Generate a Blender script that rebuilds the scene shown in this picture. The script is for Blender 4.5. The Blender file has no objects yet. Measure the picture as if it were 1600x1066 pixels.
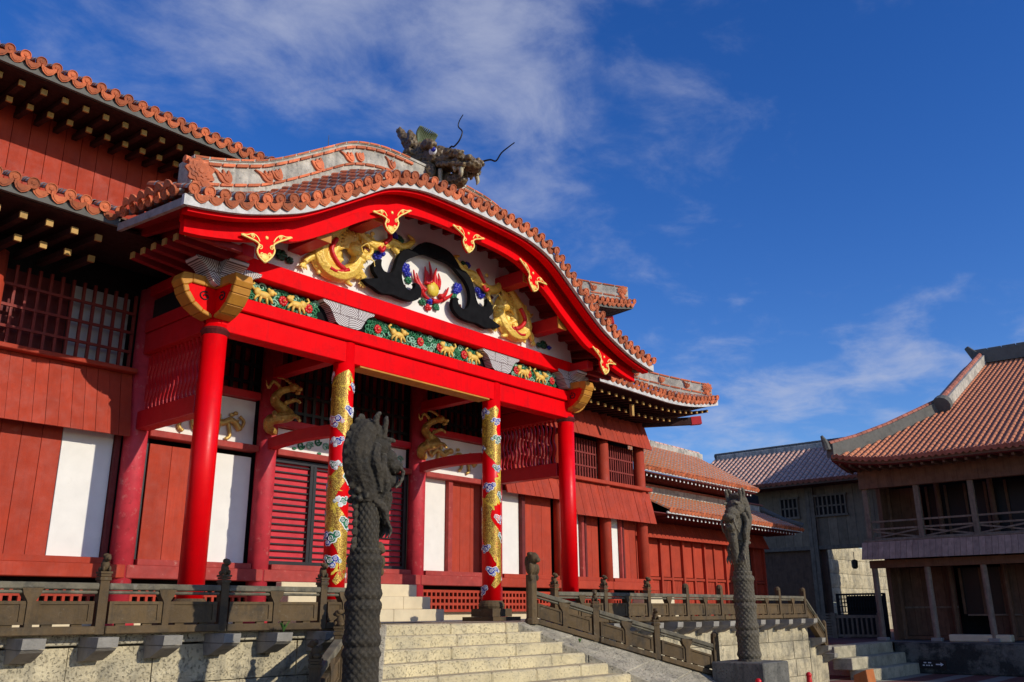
import bpy, bmesh, math, random
from mathutils import Vector, Matrix, noise
R = math.radians
rnd = random.Random(7)
scene = bpy.context.scene
C = scene.collection
# ------------------------------------------------------------------ camera
cam = bpy.data.cameras.new('camera'); camo = bpy.data.objects.new('camera', cam); C.objects.link(camo)
cam.sensor_width = 36.0; cam.lens = 1376.1 / 1600 * 36.0; cam.clip_start = .1; cam.clip_end = 3000
yaw, pitch, roll = R(40.752), R(17.136), R(-.496)
Fw = Vector((math.cos(yaw)*math.cos(pitch), math.sin(yaw)*math.cos(pitch), math.sin(pitch)))
R0 = Vector((math.sin(yaw), -math.cos(yaw), 0)); U0 = R0.cross(Fw)
Rt = R0*math.cos(roll) + U0*math.sin(roll); Up = -R0*math.sin(roll) + U0*math.cos(roll)
camo.matrix_world = Matrix(((Rt.x, Up.x, -Fw.x, 0), (Rt.y, Up.y, -Fw.y, 0), (Rt.z, Up.z, -Fw.z, 1.7), (0, 0, 0, 1)))
scene.camera = camo
# ------------------------------------------------------------------ sky
SUN = Vector((.17, -1, .43)).normalized()
el = math.asin(SUN.z); az = math.atan2(SUN.x, SUN.y)
w = bpy.data.worlds.new('World'); scene.world = w; w.use_nodes = True
nt = w.node_tree; N = nt.nodes; L = nt.links
bg = N['Background']
sky = N.new('ShaderNodeTexSky'); sky.sky_type = 'NISHITA'; sky.sun_disc = False
sky.sun_elevation = el; sky.sun_rotation = az; sky.altitude = 300; sky.air_density = 1.0; sky.dust_density = .25; sky.ozone_density = 4.0
hs = N.new('ShaderNodeHueSaturation'); hs.inputs['Saturation'].default_value = 1.27; hs.inputs['Value'].default_value = 1.62; hs.inputs['Hue'].default_value = .518
L.new(sky.outputs[0], hs.inputs['Color'])
tc = N.new('ShaderNodeTexCoord')
CLOUD_OFF = (-25.13, 24.13, 0)
sep = N.new('ShaderNodeSeparateXYZ'); L.new(tc.outputs['Generated'], sep.inputs[0])
def wm(op, a, b=None, c=None):
    n = N.new('ShaderNodeMath'); n.operation = op
    for i, x in enumerate((a, b, c)):
        if x is None: continue
        if isinstance(x, (int, float)): n.inputs[i].default_value = x
        else: L.new(x, n.inputs[i])
    return n.outputs[0]
zc = wm('MAXIMUM', sep.outputs[2], .03)                       # project the view ray on a cloud deck
den = wm('ADD', zc, .12)
px = wm('DIVIDE', sep.outputs[0], den); py = wm('DIVIDE', sep.outputs[1], den)
cmb = N.new('ShaderNodeCombineXYZ'); L.new(px, cmb.inputs[0]); L.new(py, cmb.inputs[1])
mp = N.new('ShaderNodeMapping'); L.new(cmb.outputs[0], mp.inputs[0]); mp.inputs['Rotation'].default_value = (0, 0, R(-12)); mp.inputs['Scale'].default_value = (1.05, 1.2, 1); mp.inputs['Location'].default_value = CLOUD_OFF
def wnoise(sc, det, rough=.6, dist=0):
    n = N.new('ShaderNodeTexNoise'); L.new(mp.outputs[0], n.inputs[0]); n.inputs['Scale'].default_value = sc; n.inputs['Detail'].default_value = det
    n.inputs['Roughness'].default_value = rough; n.inputs['Distortion'].default_value = dist
    return n.outputs[0]
big = wnoise(.75, 2, .5); fine = wnoise(4.2, 10, .60, .25)
cl = wm('ADD', wm('MULTIPLY', big, .94), wm('MULTIPLY', fine, .56))
rmp = N.new('ShaderNodeMapRange'); L.new(cl, rmp.inputs[0]); rmp.inputs[1].default_value = .72; rmp.inputs[2].default_value = 1.03; rmp.inputs[3].default_value = 0; rmp.inputs[4].default_value = .66
rmp.interpolation_type = 'SMOOTHSTEP'
mix = N.new('ShaderNodeMix'); mix.data_type = 'RGBA'; L.new(rmp.outputs[0], mix.inputs[0]); L.new(hs.outputs[0], mix.inputs[6]); mix.inputs[7].default_value = (5.4, 5.8, 7.3, 1)
L.new(mix.outputs[2], bg.inputs[0]); bg.inputs[1].default_value = .095
# ------------------------------------------------------------------ sun, exposure
sl = bpy.data.lights.new('sun', 'SUN'); sl.energy = 3.35; sl.angle = R(.5); sl.color = (1, .92, .79)
so = bpy.data.objects.new('sun', sl); C.objects.link(so); so.rotation_euler = SUN.to_track_quat('Z', 'Y').to_euler()
scene.view_settings.view_transform = 'Standard'; scene.view_settings.look = 'None'; scene.view_settings.exposure = 0.0; scene.view_settings.gamma = 1.0
scene.cycles.max_bounces = 6

# ================================================================== materials
MATS = {}
def mat(name, col, rough=.65, var=.18, nscale=3.0, bump=0.0, bscale=30.0, stain=None, orand=0.0, metallic=0.0, spec=.4, coat=0.0, streak=None, pits=0.0, vor=None, fade=None, edge=None):
    m = bpy.data.materials.new(name); m.use_nodes = True; t = m.node_tree; n = t.nodes; l = t.links
    b = n['Principled BSDF']; b.inputs['Roughness'].default_value = rough; b.inputs['Metallic'].default_value = metallic
    b.inputs['Specular IOR Level'].default_value = spec; b.inputs['Coat Weight'].default_value = coat; b.inputs['Coat Roughness'].default_value = .12
    g = n.new('ShaderNodeNewGeometry')
    def mth(op, a, c=None, clamp=False):
        k = n.new('ShaderNodeMath'); k.operation = op; k.use_clamp = clamp
        for i, x in enumerate((a, c)):
            if x is None: continue
            if isinstance(x, (int, float)): k.inputs[i].default_value = x
            else: l.new(x, k.inputs[i])
        return k.outputs[0]
    def noi(scale, det=4, rg=.6, vec=None):
        k = n.new('ShaderNodeTexNoise'); k.inputs['Scale'].default_value = scale; k.inputs['Detail'].default_value = det; k.inputs['Roughness'].default_value = rg
        l.new(vec or g.outputs['Position'], k.inputs[0]); return k.outputs[0]
    def rng(x, a, c, d=0., e=1.):
        k = n.new('ShaderNodeMapRange'); l.new(x, k.inputs[0]); k.inputs[1].default_value = a; k.inputs[2].default_value = c; k.inputs[3].default_value = d; k.inputs[4].default_value = e; return k.outputs[0]
    def mixc(fac, a, c):
        k = n.new('ShaderNodeMix'); k.data_type = 'RGBA'
        if isinstance(fac, (int, float)): k.inputs[0].default_value = fac
        else: l.new(fac, k.inputs[0])
        for i, x in ((6, a), (7, c)):
            if isinstance(x, tuple): k.inputs[i].default_value = (*x[:3], 1)
            else: l.new(x, k.inputs[i])
        return k.outputs[2]
    br = rng(noi(nscale, 5), .3, .7, 1 - var, 1 + var)
    if orand:
        oi = n.new('ShaderNodeObjectInfo'); br = mth('MULTIPLY', br, rng(oi.outputs['Random'], 0, 1, 1 - orand, 1 + orand))
    rgb = n.new('ShaderNodeRGB'); rgb.outputs[0].default_value = (*col, 1)
    k = n.new('ShaderNodeVectorMath'); k.operation = 'SCALE'; l.new(rgb.outputs[0], k.inputs[0]); l.new(br, k.inputs['Scale'])
    c = k.outputs[0]
    if vor:                                   # pattern of small cells: (scale, colour, threshold)
        v = n.new('ShaderNodeTexVoronoi'); v.feature = 'DISTANCE_TO_EDGE'; v.inputs['Scale'].default_value = vor[0]; l.new(g.outputs['Position'], v.inputs[0])
        c = mixc(rng(v.outputs['Distance'], vor[2], vor[2] * 2.2, 1, 0), c, vor[1])
    if fade:                                  # worn, paler patches
        c = mixc(rng(noi(fade[1], 8, .7), fade[2], fade[2] + .14), c, fade[0])
    if stain:                                 # (colour, scale, lo, hi, amount)
        for s in (stain if isinstance(stain, list) else [stain]):
            c = mixc(mth('MULTIPLY', rng(noi(s[1], 8, .68), s[2], s[3]), s[4]), c, s[0])
    if edge:                                  # worn pale edges, darker colour in the hollows
        c = mixc(rng(g.outputs['Pointiness'], .485, .43, 0, .85), c, edge[1]); c = mixc(rng(g.outputs['Pointiness'], .52, .60, 0, .8), c, edge[0])
    if streak:                                # vertical run marks: (colour, scale, lo, hi, amount)
        mpn = n.new('ShaderNodeMapping'); l.new(g.outputs['Position'], mpn.inputs[0]); mpn.inputs['Scale'].default_value = (1, 1, .08)
        c = mixc(mth('MULTIPLY', rng(noi(streak[1], 6, .6, mpn.outputs[0]), streak[2], streak[3]), streak[4]), c, streak[0])
    if pits:
        v = n.new('ShaderNodeTexNoise'); v.inputs['Scale'].default_value = 34; v.inputs['Detail'].default_value = 3; v.inputs['Roughness'].default_value = .6; l.new(g.outputs['Position'], v.inputs[0])
        c = mixc(rng(v.outputs[0], .60, .68, 0, pits), c, (.045, .04, .03))
    l.new(c, b.inputs['Base Color'])
    l.new(rng(noi(nscale*2.3, 6, .7), .3, .7, rough*.78, min(1, rough*1.25)), b.inputs['Roughness'])
    if bump:
        bn = n.new('ShaderNodeBump'); bn.inputs['Strength'].default_value = 1.0; bn.inputs['Distance'].default_value = bump
        h = noi(bscale, 6, .7)
        if pits: h = mth('SUBTRACT', h, mth('MULTIPLY', rng(v.outputs[0], .56, .67), .8))
        l.new(h, bn.inputs['Height']); l.new(bn.outputs[0], b.inputs['Normal'])
    MATS[name] = m
    return m
lacq = mat('red_lacquer', (.80, .0008, .004), .5, .07, 2.5, .0015, 60, spec=.05, coat=0, stain=[((.36, .006, .010), 3, .55, .75, .5), ((.22, .01, .012), 18, .60, .75, .35)], streak=((.42, .008, .012), 8, .55, .75, .4))
lacqc = mat('glossy_red_lacquer', (.78, .0008, .004), .36, .07, 2.5, .0015, 60, spec=.22, stain=[((.40, .006, .010), 3, .56, .76, .45)], streak=((.44, .006, .010), 8, .55, .75, .35))
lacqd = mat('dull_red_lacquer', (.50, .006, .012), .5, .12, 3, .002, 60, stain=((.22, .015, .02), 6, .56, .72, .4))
lacqs = mat('shadow_red_lacquer', (.26, .006, .009), .6, .2, 3, .002, 60)  # red darkened to paint in the porch shade; also backs the window lattice
doorred = mat('door_red', (.58, .022, .035), .6, .15, 4, .002, 60)
pinkred = mat('worn_red_lacquer', (.55, .035, .05), .55, .16, 4, .003, 50, fade=((.62, .18, .16), 7, .57), stain=((.25, .02, .02), 9, .58, .7, .5))
wallred = mat('iron_oxide_red_paint', (.400, .042, .015), .75, .15, 2.2, .003, 70, orand=.11, fade=((.42, .10, .055), 3.5, .66), streak=((.27, .030, .016), 26, .48, .72, .42))
sillred = mat('weathered_red_timber', (.36, .045, .035), .75, .2, 4, .003, 60, fade=((.45, .22, .16), 8, .60))
darkred = mat('dark_red_timber', (.13, .014, .012), .7, .2, 4, .002, 60)
black = mat('black_lacquer', (.014, .013, .013), .42, .25, 6, .001, 60)
blk2 = mat('black_carved_wood', (.009, .009, .010), .7, .3, 6, .003, 50)
eaveshade = mat('eave_shade_timber', (.032, .007, .006), .8, .25, 5, .002, 60)  # red timber taken nearly black: the shade under the eaves is in the colour
barred = mat('shaded_window_bar_red', (.21, .026, .018), .7, .2, 4)  # bar red darkened to carry the eave shadow on the windows
matt = mat('matt_black_paint', (.010, .010, .011), .85, .3, 6, spec=.04)
darkin = mat('dark_interior', (.012, .009, .009), .9)
white = mat('white_plaster', (.80, .775, .70), .85, .05, 3, .001, 90, stain=((.55, .5, .42), 4, .6, .8, .35))
grywhite = mat('grey_white_board', (.50, .50, .49), .85, .1, 3)
fasc = mat('white_eave_plaster', (.62, .60, .56), .85, .15, 6, .004, 40, stain=((.22, .21, .20), 7, .48, .70, .6))
fascg = mat('shaded_eave_plaster', (.32, .31, .29), .85, .2, 6, .004, 40, stain=((.12, .12, .11), 7, .48, .70, .6))  # shaded copy of the eave plaster, for the porch's side fascia
plast = mat('weathered_lime_plaster', (.56, .52, .43), .9, .14, 3, .008, 25, stain=[((.19, .185, .165), 2.0, .44, .64, .72), ((.085, .085, .078), 11, .54, .68, .6)], streak=((.17, .165, .145), 7, .48, .68, .6))
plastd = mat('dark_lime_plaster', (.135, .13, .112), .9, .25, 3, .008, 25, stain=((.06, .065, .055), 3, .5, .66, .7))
tile = mat('terracotta', (.58, .155, .062), .8, .2, 5, .004, 60, orand=.32, stain=[((.15, .07, .052), 4, .53, .70, .65), ((.05, .045, .04), 14, .56, .70, .6), ((.62, .36, .25), 11, .63, .74, .4)])
tiled = mat('weathered_roof_tile', (.40, .135, .085), .85, .24, 3.5, .004, 50, orand=.2, stain=[((.13, .08, .065), 5, .54, .7, .55), ((.55, .32, .24), 8, .58, .72, .5)])
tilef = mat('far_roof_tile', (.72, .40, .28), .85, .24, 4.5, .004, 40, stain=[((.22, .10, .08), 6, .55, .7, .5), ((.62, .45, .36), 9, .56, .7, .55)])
tilew = mat('pale_roof_tile', (.66, .235, .105), .85, .24, 5, .004, 40, stain=[((.30, .10, .055), 5, .52, .7, .6), ((.72, .42, .28), 9, .60, .72, .45)])  # paler tile colour for the annex and timber hall roofs
tilej = mat('terracotta_joint', (.44, .19, .11), .9, .3, 8)
mortar = mat('tile_mortar', (.42, .39, .35), .95, .3, 9, .006, 40, stain=((.12, .11, .10), 12, .5, .65, .6))
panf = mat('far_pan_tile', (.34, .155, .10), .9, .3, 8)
pan = mat('dark_pan_tile', (.20, .085, .055), .9, .3, 8)  # darker terracotta for the decks beneath the cover tiles
gold = mat('gold_leaf', (.86, .55, .085), .36, .18, 9, .008, 45, edge=((1.0, .78, .25), (.22, .07, .01)), metallic=.12, spec=.6, stain=((.30, .13, .02), 14, .58, .72, .5))
yelgold = mat('yellow_gilt_paint', (.78, .50, .10), .5, .25, 14, .004, 60, stain=((.40, .20, .03), 18, .58, .72, .5))
goldd = mat('dull_gilt', (.48, .28, .06), .42, .3, 9, .006, 50, edge=((.80, .55, .18), (.06, .03, .008)), metallic=.45, stain=((.10, .05, .015), 14, .52, .68, .6))
goldp = mat('gold_painted_scales', (.70, .47, .07), .38, .15, 9, .002, 60, metallic=.3, vor=(36, (.26, .12, .015), .09), stain=((.55, .02, .015), 7, .60, .68, .8))
ochre = mat('ochre_paint', (.50, .215, .022), .6, .16, 5, .002, 60, stain=((.28, .11, .02), 7, .56, .7, .5))
ochred = mat('ochre_rafter_end', (.46, .27, .075), .7, .2, 6, orand=.15)
green = mat('green_paint', (.018, .165, .065), .45, .3, 12, .002, 60)
paleg = mat('pale_green_paint', (.25, .48, .33), .5, .2, 12)
dgreen = mat('deep_green_paint', (.008, .060, .028), .45, .3, 12)
blue = mat('ultramarine_paint', (.016, .022, .33), .4, .25, 14, .002, 60)
redp = mat('scarlet_paint', (.60, .010, .012), .4, .2, 14, .002, 60)
maroon = mat('maroon_paint', (.11, .012, .012), .45, .25, 12)
yellow = mat('yellow_paint', (.72, .52, .045), .45, .2, 14)
pinkp = mat('salmon_paint', (.70, .22, .19), .5, .1, 10)
whitep = mat('white_paint', (.78, .77, .74), .5, .05, 8)
stoned = mat('dark_carved_stone', (.040, .032, .020), .85, edge=((.13, .115, .08), (.010, .009, .007)), var=.35, nscale=5, bump=.012, bscale=28, stain=((.018, .019, .016), 6, .5, .68, .7), fade=((.075, .07, .055), 9, .66))
stoner = mat('grey_carved_stone', (.105, .088, .058), .85, .3, 5, .012, 28, edge=((.27, .24, .17), (.022, .019, .014)), stain=((.03, .03, .026), 5, .5, .66, .7))
balus = mat('brown_sandstone', (.122, .078, .033), .88, .24, 3, .006, 40, orand=.14, stain=[((.028, .024, .017), 3, .46, .66, .75), ((.20, .18, .13), 9, .60, .72, .5), ((.06, .07, .035), 7, .64, .74, .25)], streak=((.025, .022, .016), 9, .52, .72, .55))
balust = mat('grey_topped_sandstone', (.15, .13, .085), .88, .25, 4, .006, 40, stain=[((.04, .04, .034), 6, .48, .66, .7), ((.27, .26, .22), 8, .58, .72, .55)])
lime = mat('coral_limestone', (.60, .515, .325), .92, .16, 1.6, .016, 30, pits=.45, orand=.08, stain=[((.20, .185, .14), 1.8, .45, .66, .72), ((.06, .06, .052), 5, .55, .72, .65)], streak=((.15, .14, .11), 5, .50, .72, .55))
limes = mat('worn_limestone_step', (.46, .41, .28), .92, .2, 2, .016, 30, pits=.6, orand=.08, stain=((.16, .15, .11), 3, .48, .68, .65))
limeg = mat('grey_coral_limestone', (.46, .41, .29), .92, .2, 2.2, .02, 30, pits=.8, orand=.06, stain=((.09, .088, .08), 4, .5, .68, .6))
cream = mat('cream_dressed_stone', (.66, .555, .36), .9, .10, 3, .004, 40, orand=.05, stain=((.42, .35, .23), 6, .58, .75, .4))
stepm = mat('pale_step_stone', (.62, .52, .30), .92, .15, 2.5, .012, 30, pits=.42, orand=.05, stain=[((.33, .295, .215), 2.0, .48, .70, .65), ((.13, .12, .09), 7, .60, .74, .5)])
pedst = mat('dark_pedestal_stone', (.15, .145, .12), .92, .25, 3, .012, 30, pits=.5, stain=((.05, .05, .045), 4, .5, .68, .6), streak=((.06, .06, .05), 8, .5, .7, .5))
corb = mat('corbel_stone', (.30, .28, .235), .9, .2, 4, .010, 30, stain=((.10, .10, .09), 6, .52, .7, .55))
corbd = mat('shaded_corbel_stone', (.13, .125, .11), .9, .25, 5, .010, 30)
greywood = mat('weathered_grey_timber', (.23, .175, .125), .85, .25, 5, .005, 40, orand=.1, streak=((.05, .042, .036), 16, .5, .7, .5))
brownwood = mat('brown_board', (.16, .085, .05), .8, .22, 4, .004, 40, orand=.16, streak=((.05, .026, .018), 18, .5, .72, .55))
brownwood2 = mat('warm_brown_board', (.17, .085, .045), .8, .22, 4, .004, 40, orand=.14, streak=((.07, .035, .02), 18, .5, .72, .5))
greyboard = mat('pale_grey_board', (.27, .195, .125), .85, .22, 4, .005, 40, orand=.16, streak=((.14, .12, .09), 16, .5, .7, .5))
skirtw = mat('silvered_shingle_board', (.37, .26, .20), .85, .22, 4, .004, 40, orand=.14, streak=((.09, .07, .06), 16, .5, .72, .45))
mossy = mat('mossy_podium_stone', (.15, .145, .115), .92, .3, 2, .02, 16, pits=.5, stain=[((.022, .024, .02), 1.5, .40, .52, .92)], fade=((.42, .40, .34), 1.9, .63))
orangew = mat('orange_wood', (.42, .13, .035), .6, .15, 5)
leaf = mat('weed_leaf', (.05, .13, .02), .7, .3, 30)
ceramic = mat('brown_glazed_ceramic', (.15, .095, .04), .4, .4, 7, .01, 30, edge=((.36, .25, .11), (.018, .014, .010)), spec=.5, stain=[((.022, .02, .016), 7, .46, .62, .75), ((.26, .19, .08), 10, .62, .72, .6)])
ceramicb = mat('slate_glazed_ceramic', (.045, .052, .055), .45, .35, 9, .008, 30)
ivory = mat('ivory_glaze', (.40, .34, .21), .4, .2, 12)
hair = mat('celadon_glaze', (.13, .16, .09), .35, .25, 20)
wire = mat('black_wire', (.012, .012, .014), .5)
glassd = mat('dark_window_glass', (.012, .013, .014), .35, spec=.3)

def linepattern(name, ca, cb, sx, sz, wd):
    """white line key pattern on brown: concentric lines and a few joints"""
    m = bpy.data.materials.new(name); m.use_nodes = True; t = m.node_tree; n = t.nodes; l = t.links; b = n['Principled BSDF']; b.inputs['Roughness'].default_value = .6
    tcn = n.new('ShaderNodeTexCoord')
    br = n.new('ShaderNodeTexBrick'); mp_ = n.new('ShaderNodeMapping'); mp_.inputs['Rotation'].default_value = (R(90), 0, 0); l.new(tcn.outputs['Object'], mp_.inputs[0])
    l.new(mp_.outputs[0], br.inputs[0]); br.inputs['Scale'].default_value = 1; br.inputs['Brick Width'].default_value = .40; br.inputs['Row Height'].default_value = .20; br.inputs['Mortar Size'].default_value = .006
    sepn = n.new('ShaderNodeSeparateXYZ'); l.new(tcn.outputs['Object'], sepn.inputs[0])
    sx_ = n.new('ShaderNodeMath'); sx_.operation = 'PINGPONG'; l.new(sepn.outputs[0], sx_.inputs[0]); sx_.inputs[1].default_value = .27
    vz = n.new('ShaderNodeMath'); vz.operation = 'SUBTRACT'; l.new(sepn.outputs[2], vz.inputs[0]); vz.inputs[1].default_value = .40
    cm_ = n.new('ShaderNodeCombineXYZ'); l.new(sx_.outputs[0], cm_.inputs[0]); l.new(vz.outputs[0], cm_.inputs[1])
    ln_ = n.new('ShaderNodeVectorMath'); ln_.operation = 'LENGTH'; l.new(cm_.outputs[0], ln_.inputs[0])
    wv = n.new('ShaderNodeMath'); wv.operation = 'PINGPONG'; l.new(ln_.outputs['Value'], wv.inputs[0]); wv.inputs[1].default_value = .016
    gt = n.new('ShaderNodeMath'); gt.operation = 'GREATER_THAN'; l.new(wv.outputs[0], gt.inputs[0]); gt.inputs[1].default_value = .0065
    m1 = n.new('ShaderNodeMix'); m1.data_type = 'RGBA'; l.new(gt.outputs[0], m1.inputs[0]); m1.inputs[6].default_value = (*cb, 1); m1.inputs[7].default_value = (*ca, 1)
    m2 = n.new('ShaderNodeMix'); m2.data_type = 'RGBA'; l.new(br.outputs['Fac'], m2.inputs[0]); l.new(m1.outputs[2], m2.inputs[6]); m2.inputs[7].default_value = (*cb, 1)
    l.new(m2.outputs[2], b.inputs['Base Color']); return m
keymat = linepattern('white_key_pattern', (.62, .58, .55), (.09, .045, .04), 1, 1, 1)

def paving():
    m = bpy.data.materials.new('court_paving'); m.use_nodes = True; t = m.node_tree; n = t.nodes; l = t.links; b = n['Principled BSDF']; b.inputs['Roughness'].default_value = .9
    g = n.new('ShaderNodeNewGeometry'); s = n.new('ShaderNodeSeparateXYZ'); l.new(g.outputs['Position'], s.inputs[0])
    def mth(op, a, c=None):
        k = n.new('ShaderNodeMath'); k.operation = op
        for i, x in enumerate((a, c)):
            if x is None: continue
            if isinstance(x, (int, float)): k.inputs[i].default_value = x
            else: l.new(x, k.inputs[i])
        return k.outputs[0]
    st = mth('GREATER_THAN', mth('PINGPONG', mth('ADD', s.outputs[1], .55), .62), .38)     # alternate brick and stone bands
    br = n.new('ShaderNodeTexBrick'); l.new(g.outputs['Position'], br.inputs[0]); br.inputs['Scale'].default_value = 1; br.inputs['Brick Width'].default_value = .3; br.inputs['Row Height'].default_value = .155; br.inputs['Mortar Size'].default_value = .007
    br.inputs['Color1'].default_value = (.26, .075, .045, 1); br.inputs['Color2'].default_value = (.19, .055, .036, 1); br.inputs['Mortar'].default_value = (.13, .10, .08, 1)
    no = n.new('ShaderNodeTexNoise'); no.inputs['Scale'].default_value = 3; no.inputs['Detail'].default_value = 8; l.new(g.outputs['Position'], no.inputs[0])
    m1 = n.new('ShaderNodeMix'); m1.data_type = 'RGBA'; l.new(st, m1.inputs[0]); l.new(br.outputs[0], m1.inputs[6]); m1.inputs[7].default_value = (.36, .32, .24, 1)
    m2 = n.new('ShaderNodeMix'); m2.data_type = 'RGBA'; m2.blend_type = 'MULTIPLY'; m2.inputs[0].default_value = .55; l.new(m1.outputs[2], m2.inputs[6]); l.new(no.outputs[0], m2.inputs[7]); l.new(m2.outputs[2], b.inputs['Base Color'])
    return m
pave = paving()

# ================================================================== mesh helpers
class MB:
    def __init__(s): s.v = []; s.f = []; s.m = []
    def add(s, vs, fs, mi=0):
        o = len(s.v); s.v += [tuple(p) for p in vs]
        for q in fs: s.f.append([i + o for i in q]); s.m.append(mi)
        return s
    def box(s, x0, x1, y0, y1, z0, z1, mi=0):
        vs = [(x, y, z) for z in (z0, z1) for y in (y0, y1) for x in (x0, x1)]
        return s.add(vs, [(0, 2, 3, 1), (4, 5, 7, 6), (0, 1, 5, 4), (2, 6, 7, 3), (0, 4, 6, 2), (1, 3, 7, 5)], mi)
    def beam(s, p0, p1, wd, h, up=(0, 0, 1), mi=0):
        p0 = Vector(p0); p1 = Vector(p1); d = (p1 - p0).normalized(); a = d.cross(Vector(up)).normalized() * wd / 2; b = a.cross(d).normalized() * h / 2
        vs = [p + a*i + b*j for p in (p0, p1) for j in (-1, 1) for i in (-1, 1)]
        return s.add(vs, [(0, 1, 3, 2), (4, 6, 7, 5), (0, 4, 5, 1), (2, 3, 7, 6), (0, 2, 6, 4), (1, 5, 7, 3)], mi)
    def tube(s, pts, rad, n=8, mi=0, caps=True, flat=1.0, upv=None):
        pts = [Vector(p) for p in pts]; k = len(pts)
        rad = [rad]*k if isinstance(rad, (int, float)) else rad
        vs = []; a = None
        for i, p in enumerate(pts):
            d = (pts[min(i+1, k-1)] - pts[max(i-1, 0)]).normalized()
            if upv is not None: a = Vector(upv) - d * d.dot(Vector(upv)); a.normalize()
            elif a is None: a = d.orthogonal().normalized()
            else: a = (a - d * d.dot(a)).normalized()
            b = d.cross(a)
            for j in range(n):
                t = 2*math.pi*j/n; vs.append(p + (a*math.cos(t)*flat + b*math.sin(t)) * rad[i])
        fs = [(i*n+j, i*n+(j+1) % n, (i+1)*n+(j+1) % n, (i+1)*n+j) for i in range(k-1) for j in range(n)]
        if caps: fs += [tuple(range(n))[::-1], tuple((k-1)*n + j for j in range(n))]
        return s.add(vs, fs, mi)
    def cyl(s, p0, p1, r0, r1=None, n=14, mi=0): return s.tube([p0, p1], [r0, r0 if r1 is None else r1], n, mi)
    def ell(s, c, r, n=8, mi=0, rot=None):
        r = (r, r, r) if isinstance(r, (int, float)) else r; vs = []; c = Vector(c)
        for i in range(1, n):
            ph = math.pi*i/n
            for j in range(n*2):
                t = math.pi*j/n; p = Vector((r[0]*math.sin(ph)*math.cos(t), r[1]*math.sin(ph)*math.sin(t), r[2]*math.cos(ph)))
                vs.append(c + (rot @ p if rot else p))
        k = n*2; a = Vector((0, 0, r[2])); a = rot @ a if rot else a
        vs += [c + a, c - a]; top = len(vs)-2; bot = top+1
        fs = [(i*k+j, (i+1)*k+j, (i+1)*k+(j+1) % k, i*k+(j+1) % k) for i in range(n-2) for j in range(k)]
        fs += [(top, j, (j+1) % k) for j in range(k)] + [(bot, (n-2)*k+(j+1) % k, (n-2)*k+j) for j in range(k)]
        return s.add(vs, fs, mi)
    def prism(s, poly, f, d0, d1, mi=0):
        """poly of (a,b); f(a,b,d) -> point; closed between d0 and d1"""
        n = len(poly); vs = [f(a, b, d0) for a, b in poly] + [f(a, b, d1) for a, b in poly]
        fs = [tuple(range(n)), tuple(range(2*n-1, n-1, -1))] + [(i, i+n, (i+1) % n + n, (i+1) % n) for i in range(n)]
        return s.add(vs, fs, mi)
    def grid(s, f, nu, nv, mi=0):
        vs = [f(i/nu, j/nv) for i in range(nu+1) for j in range(nv+1)]
        return s.add(vs, [(i*(nv+1)+j, (i+1)*(nv+1)+j, (i+1)*(nv+1)+j+1, i*(nv+1)+j+1) for i in range(nu) for j in range(nv)], mi)
    def slab(s, f, nu, nv, th, mi=0):
        """closed sheet of thickness th (vector)"""
        th = Vector(th); k = (nu+1)*(nv+1)
        top = [Vector(f(i/nu, j/nv)) for i in range(nu+1) for j in range(nv+1)]
        vs = top + [p + th for p in top]; I = lambda i, j: i*(nv+1)+j
        fs = []
        for i in range(nu):
            for j in range(nv):
                q = (I(i, j), I(i+1, j), I(i+1, j+1), I(i, j+1)); fs.append(q); fs.append(tuple(x+k for x in q[::-1]))
        for i in range(nu):
            for j in (0, nv): a, b = I(i, j), I(i+1, j); fs.append((a, b, b+k, a+k))
        for j in range(nv):
            for i in (0, nu): a, b = I(i, j), I(i, j+1); fs.append((a, b, b+k, a+k))
        return s.add(vs, fs, mi)
    def mesh(s, name, mats, smooth=False, fix=True):
        me = bpy.data.meshes.new(name); me.from_pydata(s.v, [], s.f)
        for m in (mats if isinstance(mats, (list, tuple)) else [mats]): me.materials.append(m)
        me.polygons.foreach_set('material_index', s.m)
        if fix:
            bm = bmesh.new(); bm.from_mesh(me); bmesh.ops.recalc_face_normals(bm, faces=bm.faces); bm.to_mesh(me); bm.free()
        if smooth: me.polygons.foreach_set('use_smooth', [True]*len(me.polygons))
        me.update(); return me
    def build(s, name, mats, parent=None, smooth=False, bevel=0, remesh=0, fix=True, label=None):
        o = bpy.data.objects.new(name, s.mesh(name, mats, smooth, fix)); C.objects.link(o)
        if parent is not None:
            o.parent = parent
            if parent.type == 'EMPTY': o.matrix_parent_inverse = Matrix.Translation(-parent.location)
        if remesh:
            k = o.modifiers.new('remesh', 'REMESH'); k.mode = 'VOXEL'; k.voxel_size = remesh; k.use_smooth_shade = True
        if bevel:
            k = o.modifiers.new('bevel', 'BEVEL'); k.width = bevel; k.segments = 1; k.limit_method = 'ANGLE'
        if label: o['label'] = label
        return o
def inst(name, me, M, parent):
    o = bpy.data.objects.new(name, me); C.objects.link(o); o.parent = parent
    if parent.type == 'EMPTY': o.matrix_parent_inverse = Matrix.Translation(-parent.location)
    o.matrix_basis = M; return o
def thing(name, label, cat, loc, group=None):
    o = bpy.data.objects.new(name, None); C.objects.link(o); o.location = loc; o.empty_display_size = .3; o['label'] = label; o['category'] = cat
    if group: o['group'] = group
    return o
def tag(o, label, cat): o['label'] = label; o['category'] = cat; return o
_tx = {}
def carve(o, strength, size):
    """chiselled surface: real displacement by a cell texture"""
    if size not in _tx:
        t = bpy.data.textures.new('carving', 'VORONOI'); t.noise_scale = size; t.distance_metric = 'DISTANCE'; _tx[size] = t
    d = o.modifiers.new('carve', 'DISPLACE'); d.texture = _tx[size]; d.strength = strength; d.mid_level = .35; d.texture_coords = 'LOCAL'
    return o
XZ = lambda a, b, d: (a, d, b)      # a along x, b up, depth y
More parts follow.
